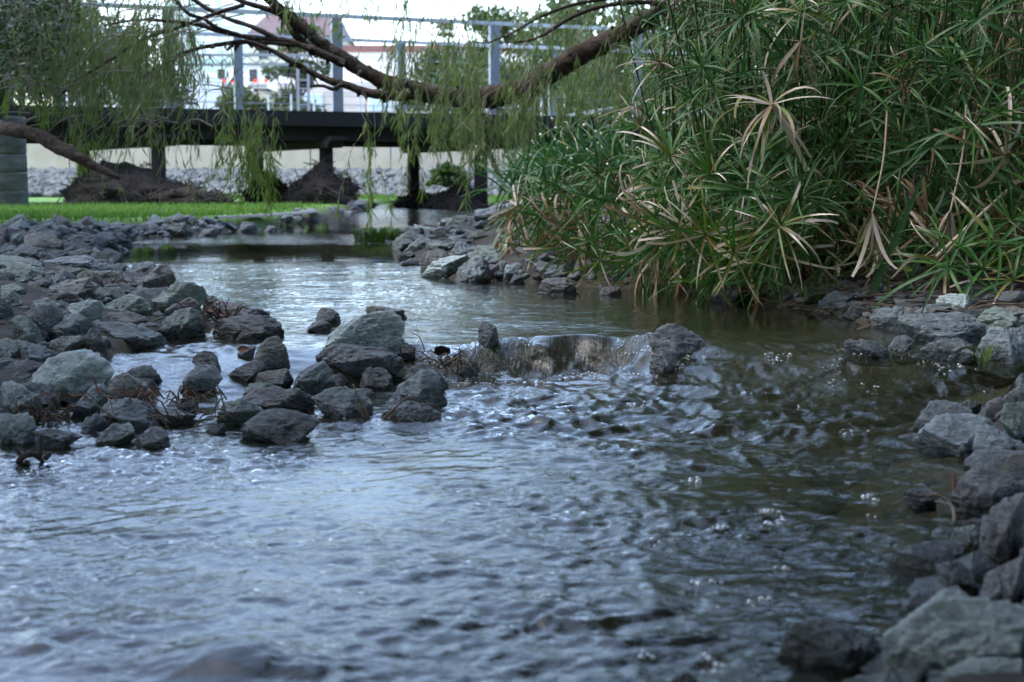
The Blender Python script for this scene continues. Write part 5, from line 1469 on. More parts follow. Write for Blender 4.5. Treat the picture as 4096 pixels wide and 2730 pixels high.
# low limb crossing at the left edge, with its dark trunk and small round leaves above
lt_base = D(-70, 452, 12.4)
lt = thing('round_leaved_tree', (lt_base.x, lt_base.y, float(T(lt_base.x, lt_base.y))), 'dark trunked tree with small roundish leaves at the left edge', 'tree')
limb([(-70, 470, 12.4), (-50, 330, 12.4), (-12, 240, 12.3), (4, 150, 12.2), (0, 40, 12.2), (20, -80, 12.2)], [75, 62, 50, 42, 36, 28], 'trunk', 12, 50, 7, .14, lt)
limb([(-62, 290, 12.3), (-20, 290, 10.6), (0, 292, 9.4), (34, 300, 9.1), (82, 309, 9.0), (130, 336, 8.95), (171, 357, 8.9), (219, 383, 8.9), (275, 410, 8.9)], [34, 33, 31, 30, 30, 30, 26, 20, 9], 'low_limb', 12, 60, 8, .2, lt)
limb([(0, 170, 12.1), (40, 110, 11.9), (95, 60, 11.6), (150, 10, 11.4)], [18, 14, 10, 6], 'branch', 8, 61, 6, .15, lt)
limb([(4, 130, 12.1), (50, 160, 11.8), (100, 190, 11.5), (150, 215, 11.4)], [14, 11, 8, 4], 'branch', 8, 62, 6, .15, lt)
fr_ = Fol(7)
for k in range(150):
    x, y, Y = fr_.rg.uniform(-60, 160), fr_.rg.uniform(-70, 190), fr_.rg.uniform(8.9, 11.5)
    if x > 110 and y > 110: continue
    n = 26
    c_ = np.array(D(x, y, Y))
    d_ = fr_.rg.normal(0, 1, (n, 3)); d_ /= np.linalg.norm(d_, axis=1)[:, None]
    fr_.leaves(c_ + d_ * .11 * fr_.rg.random((n, 1)) ** .5, d_, .05, .02)
    fr_.tw.tube([c_ + (0, 0, -.15), c_, c_ + (.03, 0, .12)], [.004, .003, .0015], 4, False)
fr_.build('round_leaf', lt)
# ================================================================== SEDGE THICKET
def leaf_shape(a0, bend, w, cut=False, seg=7, fold=.18, twist=0.0):
    """a strap leaf of unit length along +x: start angle a0, total bend downwards, gentle keel"""
    V, F, U = [], [], []
    x = z = 0.0; a = a0
    for i in range(seg + 1):
        t = i / seg
        ww = w * min(1.0, .45 + t * 2.4) * ((1 - t) ** .55 if not cut else (1 - .25 * t))
        tw = twist * t
        for s in (-1, 0, 1):
            yy = s * ww / 2
            V.append((x + math.sin(a) * abs(s) * 0 - math.sin(a) * (fold * ww * abs(s)) , yy * math.cos(tw), z + math.cos(a) * fold * ww * abs(s) + yy * math.sin(tw)))
            U.append((t, 0))
        x += math.cos(a) / seg; z += math.sin(a) / seg
        a -= bend / seg * (0.35 + 1.3 * t)
    for i in range(seg):
        for s in (0, 1):
            F.append((i * 3 + s, i * 3 + s + 1, i * 3 + s + 4, i * 3 + s + 3))
    return np.array(V), F, np.array(U)
LSH = []
for a0, bend, w, cut in [(.75, 1.2, 0.0512, False), (.45, 1.5, 0.0557, False), (.25, 1.4, 0.0490, False), (.1, 1.2, 0.0534, True), (.6, 2.0, 0.0512, False), (1.1, .8, 0.0445, False), (.35, .7, 0.0468, False), (-.1, 1.1, 0.0512, True), (.2, 2.1, 0.0490, False), (.9, 2.3, 0.0468, False)]:
    LSH.append(leaf_shape(a0, bend, w, cut))
DSH = [leaf_shape(.2, 2.6, .065, True, 7, .1, .8), leaf_shape(-.2, 1.7, .055, True, 7, .1, -.9), leaf_shape(.5, 2.6, .06, False, 7, .1, 1.2), leaf_shape(-.7, 1.1, .06, True, 7, .1, .5), leaf_shape(.1, .6, .05, True, 7, .1, .4)]
LEAFM = {}
def leaf_mesh(k, m, dry=False):
    key = (k, m, dry)
    if key not in LEAFM:
        v, f, u = (DSH if dry else LSH)[k]
        LEAFM[key] = mesh_from('leaf', v, f, M[m], True, u)
    return LEAFM[key]
_budget = {}
def whorl(clump, tip, base, n, L, kind, seed, hero=True, bulk=None, tilt=None, spread=None, seeds=False):
    """one culm with its umbrella of leaves; hero: leaves are objects, else they join the clump's bulk"""
    rg = random.Random(seed)
    tip, base = Vector(tip), Vector(base)
    d = tip - base
    mid = base + d * .55 + Vector((rg.uniform(-.05, .05), rg.uniform(-.02, .06), .07 * d.length))
    pts = spline([base, base + d * .25 + Vector((0, .0, .05 * d.length)), mid, tip], 5)
    if kind == 'hang': pts = spline([base, base + d * .5 + Vector((.012, 0, 0)), tip], 6)
    ax = Vector(pts[-1]) - Vector(pts[-3])
    ax.normalize()
    if tilt is not None: ax = (ax * .35 + Vector(tilt)).normalized()
    q0 = Vector((0, 0, 1)).rotation_difference(ax).to_matrix()
    dry = kind in ('dry', 'hang')
    stem_m = 'stem_dry' if dry else 'stem'
    hero = hero and _budget.get(clump.name, 0) + n <= 290
    if hero:
        _budget[clump.name] = _budget.get(clump.name, 0) + n
        mb_ = MB(); mb_.tube(pts, list(np.linspace(.0042, .0030, len(pts))), 6, False, uvv=rg.random())
        st = mb_.build('stem', M[stem_m], clump, smooth=True)
    else:
        bulk['stem'].tube(pts, list(np.linspace(.005, .003, len(pts))), 4, False, uvv=rg.random())
    a_ = rg.uniform(0, 6.28)
    for i in range(n):
        yaw = a_ + i * 2.39996 + rg.uniform(-.2, .2)
        sc = L * rg.uniform(.72, 1.15)
        if kind == 'green': m, dr = rg.choices(('sedge', 'sedge_blue', 'sedge_yellow', 'sedge_brown'), (.60, .34, .05, .01))[0], False
        elif kind == 'mixed': m, dr = rg.choices(('sedge', 'sedge_mixed', 'sedge_yellow', 'sedge_dry'), (.35, .25, .28, .12))[0], False
        elif kind == 'dry': m, dr = rg.choices(('sedge_dry', 'sedge_mixed', 'sedge_brown', 'sedge_yellow'), (.55, .25, .12, .08))[0], rg.random() < .75
        elif kind == 'brown': m, dr = rg.choices(('sedge_brown', 'sedge_dry'), (.75, .25))[0], True
        else: m, dr = 'sedge_dry', True
        if m == 'sedge_dry' and not dr: sc *= .9
        k = rg.randrange(len(DSH) if dr else len(LSH))
        pitch = (rg.uniform(-.1, .9) if dry else rg.uniform(-.25, .45)) if spread is None else rg.uniform(*spread)
        if kind == 'hang': k, pitch = rg.choice((0, 1, 3)), rg.uniform(.9, 1.35)
        R3 = q0 @ Euler((0, 0, yaw)).to_matrix() @ Euler((rg.uniform(-.5, .5), pitch, 0)).to_matrix()
        if kind == 'hang':
            R3 = Euler((0, 0, yaw)).to_matrix() @ Euler((rg.uniform(-.3, .3), pitch, 0)).to_matrix()
        if hero:
            o = put('leaf', leaf_mesh(k, m, dr), (0, 0, 0), st)
            mm = R3.to_4x4() @ Matrix.Diagonal((sc, sc * rg.uniform(.8, 1.25), sc, 1))
            mm.translation = tip - clump.location
            o.matrix_basis = mm
        else:
            v, f, u = (DSH if dr else LSH)[k]
            vv = (v * (sc, sc * rg.uniform(.85, 1.2), sc)) @ np.array(R3).T + np.array(tip)
            u = u.copy(); u[:, 1] = rg.random()
            bulk.setdefault(m, MB()).add(vv, f, u)
    if seeds:
        sb = MB()
        for k in range(70):
            dd = Vector((rg.gauss(0, 1), rg.gauss(0, 1), rg.gauss(0, 1) * .8 - .2)).normalized()
            p1 = tip + dd * rg.uniform(.02, .085)
            e = .0045
            sb.add([p1 + Vector((e, 0, 0)), p1 + Vector((-e, 0, 0)), p1 + Vector((0, e, 0)), p1 + Vector((0, -e, 0)), p1 + Vector((0, 0, e * 1.5)), p1 + Vector((0, 0, -e * 1.5))],
                   [(0, 2, 4), (2, 1, 4), (1, 3, 4), (3, 0, 4), (2, 0, 5), (1, 2, 5), (3, 1, 5), (0, 3, 5)], [(0, rg.random())] * 6)
            if k % 2 == 0: sb.tube([tip, p1], .0008, 3, False)
        sb.build('seed_head', M['seed'], clump)['kind'] = 'stuff'
# clumps, left to right: x range in the 2353 px picture, foot line distance
CL = [
 (1180, 1330, 7.2, 8.4, 'low umbrella sedge clump at the left tip of the thicket with brown seed heads'),
 (1330, 1500, 6.6, 7.8, 'sedge clump with brown seed heads second from the left tip of the thicket'),
 (1480, 1640, 5.9, 6.9, 'sedge clump with many pale broken leaf tips hanging over the dark water'),
 (1620, 1800, 5.7, 6.7, 'sedge clump bearing a star of white tipped leaves low over the water'),
 (1780, 1920, 5.8, 6.9, 'tall sedge clump carrying the largest bleached dry umbrella'),
 (1900, 2050, 5.7, 7.0, 'tall sedge clump behind a hanging white withered umbrella'),
 (2040, 2190, 5.6, 7.0, 'tall dark green sedge clump with broad drooping umbrellas'),
 (2170, 2300, 5.5, 6.9, 'tall sedge clump with browned stems near the right edge'),
 (2280, 2440, 5.4, 6.8, 'sedge clump at the right edge with a tan dried umbrella'),
]
clumps = []
for x0, x1, ya, yb, lab in CL:
    xc = X_((x0 + x1) / 2, (ya + yb) / 2)
    yc = (ya + yb) / 2
    clumps.append((thing('umbrella_sedge', (xc, yc, float(T(xc, yc))), lab, 'sedge clump', 'umbrella sedge clumps of the thicket'), x0, x1, ya, yb, {'stem': MB()}))
def clump_at(dx_):
    return min(clumps, key=lambda c: abs((c[1] + c[2]) / 2 - dx_))
def foot(dx_, Y, lean=0.0):
    x = X_(dx_, Y); return Vector((x, Y, float(T(x, Y)) - .03))
HERO = [  # piece, x, y of the umbrella's centre, distance, leaves, length, kind, tilt, seed head
 ('B',740,75,5.3,16,.24,'green',None,0),('B',1035,245,5.2,10,.20,'dry',(0,-.5,.6),0),('B',865,620,5.05,22,.25,'dry',(-.1,-.45,.9),0),('B',1395,510,5.2,15,.22,'green',(0,-.5,.3),0),
 ('B',2065,460,5.15,12,.22,'green',None,1),('B',1805,870,5.1,13,.25,'green',(0,-.6,.5),0),('B',2050,745,5.0,13,.25,'green',(0,-.4,.6),1),('B',1620,790,5.3,16,.18,'green',(0,-.7,.4),1),
 ('B',1610,560,5.5,14,.18,'green',None,0),('B',1580,40,5.4,16,.26,'green',None,1),('B',1770,80,5.5,15,.26,'green',None,1),('B',2240,920,4.95,16,.24,'dry',(.1,-.5,-.5),0),('B',1460,1250,5.0,13,.22,'hang',None,0),
 ('B',1920,1240,4.95,10,.18,'hang',None,0),('B',500,1030,5.3,16,.21,'mixed',(-.1,-.6,.2),0),('B',270,920,5.5,12,.20,'mixed',(-.2,-.6,.1),0),('B',925,1335,5.0,14,.22,'mixed',(0,-.5,.5),0),('B',760,1130,5.15,14,.19,'green',(0,-.6,.3),0),
 ('B',1020,1170,5.1,14,.21,'green',(0,-.5,.4),0),('B',320,1350,5.2,12,.20,'mixed',(-.1,-.5,-.3),0),('B',475,1385,5.1,13,.20,'mixed',(0,-.5,-.3),0),('B',80,1215,5.7,10,.18,'dry',(-.2,-.4,-.4),0),('B',210,370,5.8,10,.19,'mixed',(-.3,-.3,.1),1),
 ('B',460,630,5.6,13,.20,'green',(-.2,-.5,.4),0),('B',790,915,5.3,13,.19,'green',(0,-.6,.3),0),('B',1630,980,5.2,12,.22,'green',(0,-.6,.1),0),('B',2140,1290,5.0,8,.12,'brown',(.2,-.4,.3),0),('B',240,190,6.0,12,.21,'green',(-.2,-.3,.6),1),
 ('B',440,180,5.8,12,.19,'green',(-.1,-.3,.7),1),('B',520,330,5.5,10,.15,'green',(-.1,-.2,.9),0),('B',940,340,5.4,12,.17,'green',None,0),('B',1180,330,5.5,13,.21,'green',None,0),('B',1920,1480,4.9,10,.20,'green',(0,-.3,.8),0),
 ('B',2200,1440,4.85,10,.24,'green',(0,-.3,.8),0),('B',2010,1500,4.95,12,.22,'mixed',(0,-.4,.6),0),('B',1290,290,5.6,14,.2,'green',None,0),('B',1880,300,5.7,14,.22,'green',None,0),('B',2230,300,5.5,13,.22,'mixed',None,0),
 ('B',2290,620,5.3,13,.23,'green',None,0),('B',1200,720,5.8,13,.2,'green',None,0),('B',1450,1480,5.4,11,.17,'brown',None,0),('B',1840,1190,5.3,10,.17,'green',None,0),('B',640,1480,5.0,12,.2,'mixed',(0,-.4,-.3),0),
 ('S',470,510,7.0,20,.27,'green',(0,-.25,.9),1),('S',1000,380,6.6,18,.27,'green',(0,-.25,.9),1),('S',560,560,6.9,16,.24,'green',(0,-.4,.5),1),('S',1010,560,6.5,16,.24,'green',(0,-.5,.3),1),('S',80,770,7.1,9,.18,'green',(-.8,-.2,.1),1),
 ('S',330,720,7.0,14,.22,'green',(-.3,-.5,0),0),('S',720,700,6.7,14,.22,'green',(0,-.5,.2),0),('S',300,1060,6.9,12,.20,'mixed',(-.3,-.5,0),0),('S',560,1060,6.7,13,.19,'green',(0,-.5,.2),1),('S',1190,690,6.1,10,.2,'dry',(-.1,-.4,-.5),0),
 ('S',1790,440,5.5,15,.23,'mixed',(0,-.5,.4),0),('S',1540,890,5.4,12,.2,'mixed',(-.2,-.5,.2),0),('S',1640,920,5.35,12,.2,'dry',(0,-.4,-.3),0),('S',1750,950,5.3,14,.21,'mixed',(0,-.4,-.2),0),('S',1330,500,6.0,13,.2,'mixed',None,0),('S',2020,1050,5.2,12,.19,'mixed',(0,-.5,.2),0),
 ('S',1460,260,5.6,11,.21,'mixed',(-.1,-.6,.2),0),('S',2170,580,5.2,15,.2,'green',(0,-.5,.3),0),('S',2240,240,5.4,12,.2,'green',(0,-.5,.1),0),('S',930,960,6.3,12,.2,'green',(0,-.5,.1),0),
 ('V',1640,1110,4.8,12,.26,'green',(0,-.3,.9),0),('V',1960,1130,4.8,12,.24,'green',(0,-.3,.9),0),('V',2250,1230,4.75,10,.2,'mixed',(0,-.3,.8),0),('V',1500,560,5.2,9,.18,'green',None,0),
 ('V',1180,170,5.3,12,.24,'green',(0,-.5,.5),0),('V',230,470,5.1,13,.22,'green',(0,-.5,.5),0),('V',30,720,5.0,13,.24,'mixed',(0,-.4,.6),0),('V',2250,900,5.0,11,.2,'brown',None,0),('V',1250,850,5.1,10,.2,'green',None,0),
]
for i, (w_, x, y, Y, n, L, kind, tilt, sd) in enumerate(HERO):
    px, py = crop_px(w_, x, y)
    dx_ = px / 1.7407
    tip = P(px, py, Y)
    cl = clump_at(dx_)
    fx = min(max(dx_ + rnd.uniform(-60, 90), cl[1]), cl[2] + 40)
    base = foot(fx, max(cl[3] + rnd.uniform(0, .9), Y + .3))
    if kind == 'hang':                 # a dead culm snapped over: it comes down from above
        base = P(px + rnd.uniform(20, 70), py - 420, Y + .12)
    whorl(cl[0], tip, base, n, L * 1.12, kind, 2000 + i, True, cl[5], tilt, None, sd)
# the rest of the thicket
def env_top(dx_): return np.interp(dx_, [1180, 1240, 1330, 1420, 1480, 1530, 1600, 2353], [480, 370, 350, 330, 200, 40, -60, -90])
for ci, (root, x0, x1, ya, yb, bulk) in enumerate(clumps):
    nf = 17 if ci > 1 else 9
    nb = 42 if ci > 1 else 16
    for k in range(nf + nb):
        front = k < nf
        dx_ = rnd.uniform(x0, x1)
        Y = rnd.uniform(ya - .55, ya - .15) if front else rnd.uniform(ya - .1, yb)
        yt = float(env_top(dx_))
        y = (rnd.uniform(max(yt, -40), 640 if ci > 1 else 600) if k % 2 else rnd.uniform(460, 650)) if front else rnd.uniform(yt - 60, 610)
        tip = D(dx_, y, Y)
        if tip.z < float(T(tip.x, tip.y)) + .12: continue
        base = foot(dx_ + rnd.uniform(-40, 60), max(ya + rnd.uniform(0, yb - ya), Y + .05))
        low = (y > 420)
        kind = rnd.choices(('green', 'mixed', 'dry', 'brown'), (.70, .15, .045, .105) if low else (.92, .05, .01, .02))[0]
        whorl(root, tip, base, rnd.randint(11, 16), rnd.uniform(.17, .27), kind, 4000 + ci * 200 + k, front, bulk, None, None, rnd.random() < .12)
    # upright bare culms, dead stalks and litter at the foot
    for k in range(90 if ci > 2 else 30):
        dx_ = rnd.uniform(x0 - 20, x1 + 20); Y = rnd.uniform(ya, yb)
        b_ = foot(dx_, Y)
        h = rnd.uniform(.3, 1.7 if ci > 2 else .4)
        t_ = b_ + Vector((rnd.gauss(0, .16) * h, rnd.gauss(-.15, .12) * h, h))
        key = 'stem' if rnd.random() < .8 else 'stem_dry'
        bulk.setdefault(key, MB()).tube(spline([b_, (b_ + t_) / 2 + Vector((rnd.gauss(0, .03), 0, .02)), t_], 3), .0042, 4, False, uvv=rnd.random())
    for k in range(170):
        dx_ = rnd.uniform(x0 - 20, x1 + 20); Y = rnd.uniform(ya - .12, ya + .5)
        p0 = foot(dx_, Y) + Vector((0, 0, rnd.uniform(.02, .42 if ci > 1 else .25)))
        v, f, u = rnd.choice(DSH + LSH[:3])
        sc = rnd.uniform(.14, .32)
        R3 = (Euler((rnd.uniform(-.6, .6), rnd.uniform(.3, 1.4), rnd.uniform(0, 6.28)), 'XYZ')).to_matrix()
        R3 = Euler((0, 0, rnd.uniform(0, 6.28))).to_matrix() @ Euler((rnd.uniform(-.5, .5), rnd.uniform(.2, 1.3), 0)).to_matrix()
        u = u.copy(); u[:, 1] = rnd.random()
        m_ = rnd.choices(('sedge_brown', 'sedge_dry', 'sedge', 'sedge_mixed'), (.66, .05, .2, .09))[0]
        bulk.setdefault(m_, MB()).add((v * (sc, sc, sc)) @ np.array(R3).T + np.array(p0), f, u)
    for key, b_ in bulk.items():
        nm = {'stem': 'stems', 'stem_dry': 'dead_stems'}.get(key, 'inner_leaves')
        o = b_.build(nm, M[key], root, smooth=True)
        if o: o['kind'] = 'stuff'
# tall dark backing of sedge farther up the bank
bk = thing('sedge_backing', (X_(1950, 8.2), 8.2, float(T(X_(1950, 8.2), 8.2))), 'dark mass of taller sedge filling the bank behind the thicket', 'sedge')
bulk = {'stem': MB()}
for k in range(430):
    dx_ = rnd.uniform(1560, 2500); Y = rnd.uniform(6.8, 9.2)
    tip = D(dx_, rnd.uniform(-160, 520), Y)
    if tip.z < .3: continue
    whorl(bk, tip, foot(dx_ + rnd.uniform(-30, 30), Y + .2), rnd.randint(10, 14), rnd.uniform(.2, .3), rnd.choices(('green', 'mixed', 'brown'), (.85, .1, .05))[0], 9000 + k, False, bulk)
for key, b_ in bulk.items():
    o = b_.build('stems' if key == 'stem' else 'leaf_mass', M[key], bk, smooth=True)
    if o: o['kind'] = 'stuff'
# strap leaved plants with tiny white flowers behind the left tip
for i, (dx_, Y) in enumerate([(1270, 11.5), (1340, 11), (1410, 10.5), (1480, 10), (1385, 12), (1530, 10.8), (1310, 12.5)]):
    x = X_(dx_, Y); z = float(T(x, Y))
    t = thing('strap_leaved_plant', (x, Y, z), 'dark strap leaved plant with tiny white flowers behind the left end of the thicket', 'plant', 'strap leaved plants behind the thicket')
    mb_, fb = MB(), MB()
    for k in range(95):
        v, f, u = rnd.choice(LSH)
        sc = rnd.uniform(.45, .85)
        R3 = Euler((0, 0, rnd.uniform(0, 6.28))).to_matrix() @ Euler((rnd.uniform(-.3, .3), rnd.uniform(-.95, -.3), 0)).to_matrix()
        u = u.copy(); u[:, 1] = rnd.random()
        mb_.add((v * (sc, sc * .9, sc)) @ np.array(R3).T + np.array((x + rnd.gauss(0, .15), Y + rnd.gauss(0, .15), z)), f, u)
    for k in range(16):
        c_ = Vector((x + rnd.gauss(0, .25), Y + rnd.gauss(0, .2) - .1, z + rnd.uniform(.25, .62)))
        e = rnd.uniform(.008, .016)
        fb.add([c_ + Vector(q_) * e for q_ in ((1, 0, 0), (-1, 0, 0), (0, 1, 0), (0, -1, 0), (0, 0, 1), (0, 0, -1))], [(0, 2, 4), (2, 1, 4), (1, 3, 4), (3, 0, 4), (2, 0, 5), (1, 2, 5), (3, 1, 5), (0, 3, 5)])
    o = mb_.build('leaves', M['sedge_blue'], t, smooth=True); o['kind'] = 'stuff'
    o = fb.build('flowers', M['petal'], t); o['kind'] = 'stuff'

# ================================================================== SMALL THINGS
# bleached broken stalk leaning across the lower right of the thicket
q = MB()
a_, b_ = P(*crop_px('V', 2420, 190), 5.15), P(*crop_px('V', 1530, 1010), 4.85)
q.tube(spline([a_, (a_ + b_) / 2 + Vector((0, 0, .006)), b_], 6), [.0066] * 4 + [.006] * 4 + [.007] * 5, 8)
s = thing('bleached_stalk', tuple(b_), 'thick pale broken stalk slanting down through the right of the thicket', 'stalk')
q.build('cane', M['stem_dry'], s, smooth=True)
q = MB(); c_ = P(*crop_px('V', 1760, 830), 4.9); d_ = P(*crop_px('V', 1480, 1135), 4.82)
q.tube([c_, (c_ + d_) / 2, d_], [.006, .005, .003], 6); q.build('split_end', M['sedge_dry'], s)
# broad blade leaning in front of the dark hollow
def blade(a_, c_, b_, w_, m_, label, name='leaf_blade'):
    pts = spline([a_, c_, b_], 8); n = len(pts)
    V, F, U = [], [], []
    for i, p_ in enumerate(pts):
        t = pts[min(i + 1, n - 1)] - pts[max(i - 1, 0)]; t /= np.linalg.norm(t)
        s_ = np.cross(t, (0, 1, 0)); s_ /= np.linalg.norm(s_) + 1e-9
        k = w_ * (1 - .75 * (i / (n - 1)) ** 3)
        for e in (-1, 0, 1):
            V.append(p_ + s_ * k * e / 2 + np.array((0, -.12 * k * abs(e), 0))); U.append((i / (n - 1), .3))
    for i in range(n - 1):
        for e in (0, 1): F.append((i * 3 + e, i * 3 + e + 1, i * 3 + e + 4, i * 3 + e + 3))
    q = MB(); q.add(V, F, U)
    o = q.build(name, M[m_], origin=tuple(a_), smooth=True)
    return tag(o, label, 'leaf')
blade(P(*crop_px('V', 920, 1330), 4.95), P(*crop_px('V', 1120, 880), 4.95), P(*crop_px('V', 1400, 240), 5.0), .026, 'sedge_blue', 'long broad green blade leaning right in front of the dark hollow')
blade(P(*crop_px('V', 1215, 1345), 4.9), P(*crop_px('V', 1320, 1130), 4.9), P(*crop_px('V', 1430, 900), 4.95), .013, 'sedge_blue', 'short green blade leaning right beside the arching leaf')
blade(P(*crop_px('V', 1620, 1110), 4.85), P(*crop_px('V', 1330, 1010), 4.8), P(*crop_px('V', 1095, 1215), 4.75), .015, 'sedge_yellow', 'arching yellow green leaf with a dry tip over the straw')

def stick(a_, b_, r, label, m_='straw', sag=.01, name='dry_stalk'):
    q = MB()
    mid = (Vector(a_) + Vector(b_)) / 2 + Vector((rnd.gauss(0, .01), 0, sag))
    q.tube(spline([a_, mid, b_], 5), list(np.linspace(r, r * .5, 11)), 5)
    return tag(q.build(name, M[m_], origin=tuple(a_), smooth=True), label, 'stalk')
def cp(w_, x, y, Y): return P(*crop_px(w_, x, y), Y)
def at(w_, x, y, lift=0.0):
    g = ground_hit(*crop_px(w_, x, y), lift); return g
g = at('M', 780, 1370)
stick(cp('M', 790, 1370, g.y - .02), cp('M', 680, 1135, g.y + .02), .0035, 'taller of two dry stalks leaning on the broad blue grey rock')
stick(cp('M', 760, 1365, g.y - .03), cp('M', 715, 1225, g.y), .003, 'shorter of two dry stalks leaning on the broad blue grey rock')
g = at('M', 900, 1360)
stick(cp('M', 890, 1360, g.y - .05), cp('M', 1130, 1262, g.y - .06), .003, 'bent dry stalk arched over the low wet rock', 'straw', .03)
stick(cp('M', 1130, 1270, g.y - .06), cp('M', 1260, 1330, g.y - .05), .0025, 'thin dry stalk lying to the right on the low wet rock')
g = at('M', 1150, 900)
stick(cp('M', 1150, 900, g.y), cp('M', 1075, 795, g.y + .05), .002, 'thin black twig sticking out of the water above the fall', 'debris_twig')
g = at('Q', 1980, 440)
stick(cp('Q', 1975, 400, 2.38), cp('Q', 1960, 245, 2.40), .004, 'upright reddish twig before the rounded brown boulder', 'deadleaf')
stick(cp('Q', 1990, 525, 2.2), cp('Q', 1890, 400, 2.32), .004, 'twig slanting to the water at the foot of the rounded brown boulder', 'straw')
stick(cp('Q', 1815, 378, 2.36), cp('Q', 1960, 425, 2.34), .003, 'twig lying flat beside the foot of the rounded brown boulder', 'straw')
g = at('L', 270, 1510)
stick(cp('L', 265, 1560, g.y), cp('L', 278, 1470, g.y), .004, 'reddish stub of a stalk rising beside the big pale slab', 'deadleaf')
# matted dry stalks over the flat rock at lower left
def tuft(cx_, cy_, w_, Y, n, sx, sz, label, m_='straw', up=.4, name='dry_grass', lift=0.0, r=.0022):
    c_ = cp(w_, cx_, cy_, Y)
    t = thing(name, tuple(c_), label, 'dry grass')
    q = MB()
    for k in range(n):
        a0 = c_ + Vector((rnd.gauss(0, sx), rnd.gauss(0, .03), rnd.uniform(0, .01) + lift))
        d_ = Vector((rnd.gauss(0, 1), rnd.gauss(-.2, .5), rnd.gauss(up, .5))).normalized() * rnd.uniform(.4, 1.0) * sz
        q.tube([a0, a0 + d_ * .5 + Vector((0, 0, .012)), a0 + d_], [r, r * .9, r * .4], 4, False)
    o = q.build('stalks', M[m_], t); o['kind'] = 'stuff'
    return t
def yy(w_, x, y): return at(w_, x, y).y
tuft(300, 1385, 'L', yy('L', 300, 1395), 30, .035, .06, 'tuft of reddish dry stalks standing at the left before the pale boulders', 'straw', 1.2, r=.003)
tuft(920, 1235, 'L', yy('L', 900, 1440) - .0, 30, .10, .06, 'dry reddish stalks strewn over the large smooth flat rock', 'deadleaf', .1)
tuft(1200, 1255, 'L', yy('L', 1200, 1345) - .06, 26, .04, .05, 'dry stalks draped over the rock beside the small fall', 'straw', -.2)
tuft(1100, 1360, 'L', yy('L', 1150, 1420) - .08, 20, .08, .08, 'few dry stalks on the sloping ledge at lower left', 'straw', -.1)
tuft(700, 475, 'L', yy('L', 720, 500), 20, .08, .08, 'reddish dry stalks lying behind the low dark green rock', 'straw', .1)
tuft(1310, 985, 'M', yy('M', 1310, 1030) - .02, 40, .05, .08, 'pale strands of drowned grass combed by the fall', 'straw', -.5)
tuft(1380, 720, 'L', yy('L', 1380, 790), 60, .05, .09, 'wad of dark roots and straw caught beside the lichen spotted rock', 'debris_twig', .2)
# curled dark leaves in that wad and elsewhere
def curl(w_, x, y, Y, size, label, m_='deadleaf', rot=0.0, flat=.3):
    c_ = cp(w_, x, y, Y)
    V, F = [], []
    for i in range(7):
        t = i / 6
        ww = size * .42 * math.sin(math.pi * min(1, .08 + t * .92)) + .001
        for j in range(5):
            s_ = j / 4 - .5
            V.append((size * (t - .5), ww * s_ * 1.6, flat * size * (s_ * s_ * 1.6 + .35 * (t - .5) ** 2)))
    for i in range(6):
        for j in range(4): F.append((i * 5 + j, i * 5 + j + 1, i * 5 + j + 6, i * 5 + j + 5))
    R3 = np.array(Euler((rnd.uniform(.2, .9), rnd.uniform(-.4, .4), rot)).to_matrix())
    me = mesh_from('fallen_leaf', np.array(V) @ R3.T, F, M[m_])
    return tag(put('fallen_leaf', me, tuple(c_)), label, 'leaf')
curl('L', 1385, 650, yy('L', 1385, 790) - .02, .04, 'curled dark red leaf upper left in the wad of roots', 'deadleaf', .6)
curl('L', 1480, 680, yy('L', 1480, 790), .04, 'curled dark red leaf at the right of the wad of roots', 'deadleaf', -.2)
curl('M', 1268, 940, yy('M', 1268, 1000), .045, 'curled black leaf standing at the lip of the fall', 'debris', .1, 1.1)
curl('L', 1605, 905, yy('L', 1620, 960) - .06, .032, 'reddish fallen leaf on the small wet rock', 'deadleaf', .5, .2)
curl('M', 465, 1272, yy('M', 465, 1300) - .05, .035, 'small brown leaf stuck on the rock of the middle cluster', 'deadleaf', .4, .2)
curl('R', 1700, 110, 4.95, .05, 'yellow fallen leaf on the straw at the foot of the sedge', 'sedge_yellow', .3, .2)
# driftwood stub in the water at lower left
g = at('F', 150, 190)
dw = thing('driftwood_stub', tuple(g), 'dark knotted driftwood stub standing in the water at lower left', 'driftwood')
q = MB()
q.tube(spline([cp('F', 60, 200, g.y), cp('F', 110, 150, g.y - .02), cp('F', 160, 140, g.y), cp('F', 220, 190, g.y + .01)], 5), [.003, .004, .005, .006, .007, .006, .007, .006, .008, .006, .006, .005, .005, .004, .003, .002], 8)
q.build('stub', M['debris_twig'], dw, smooth=True)
for pts in ([(185, 150), (192, 95), (196, 45)], [(110, 160), (88, 130), (80, 108)], [(130, 170), (100, 230), (88, 285)], [(180, 190), (190, 260), (197, 345)], [(210, 160), (232, 140), (240, 128)]):
    q = MB(); q.tube(spline([cp('F', *p_, g.y - .015) for p_ in pts], 4), list(np.linspace(.006, .003, 9)), 6); q.build('twig', M['debris_twig'], dw, smooth=True)

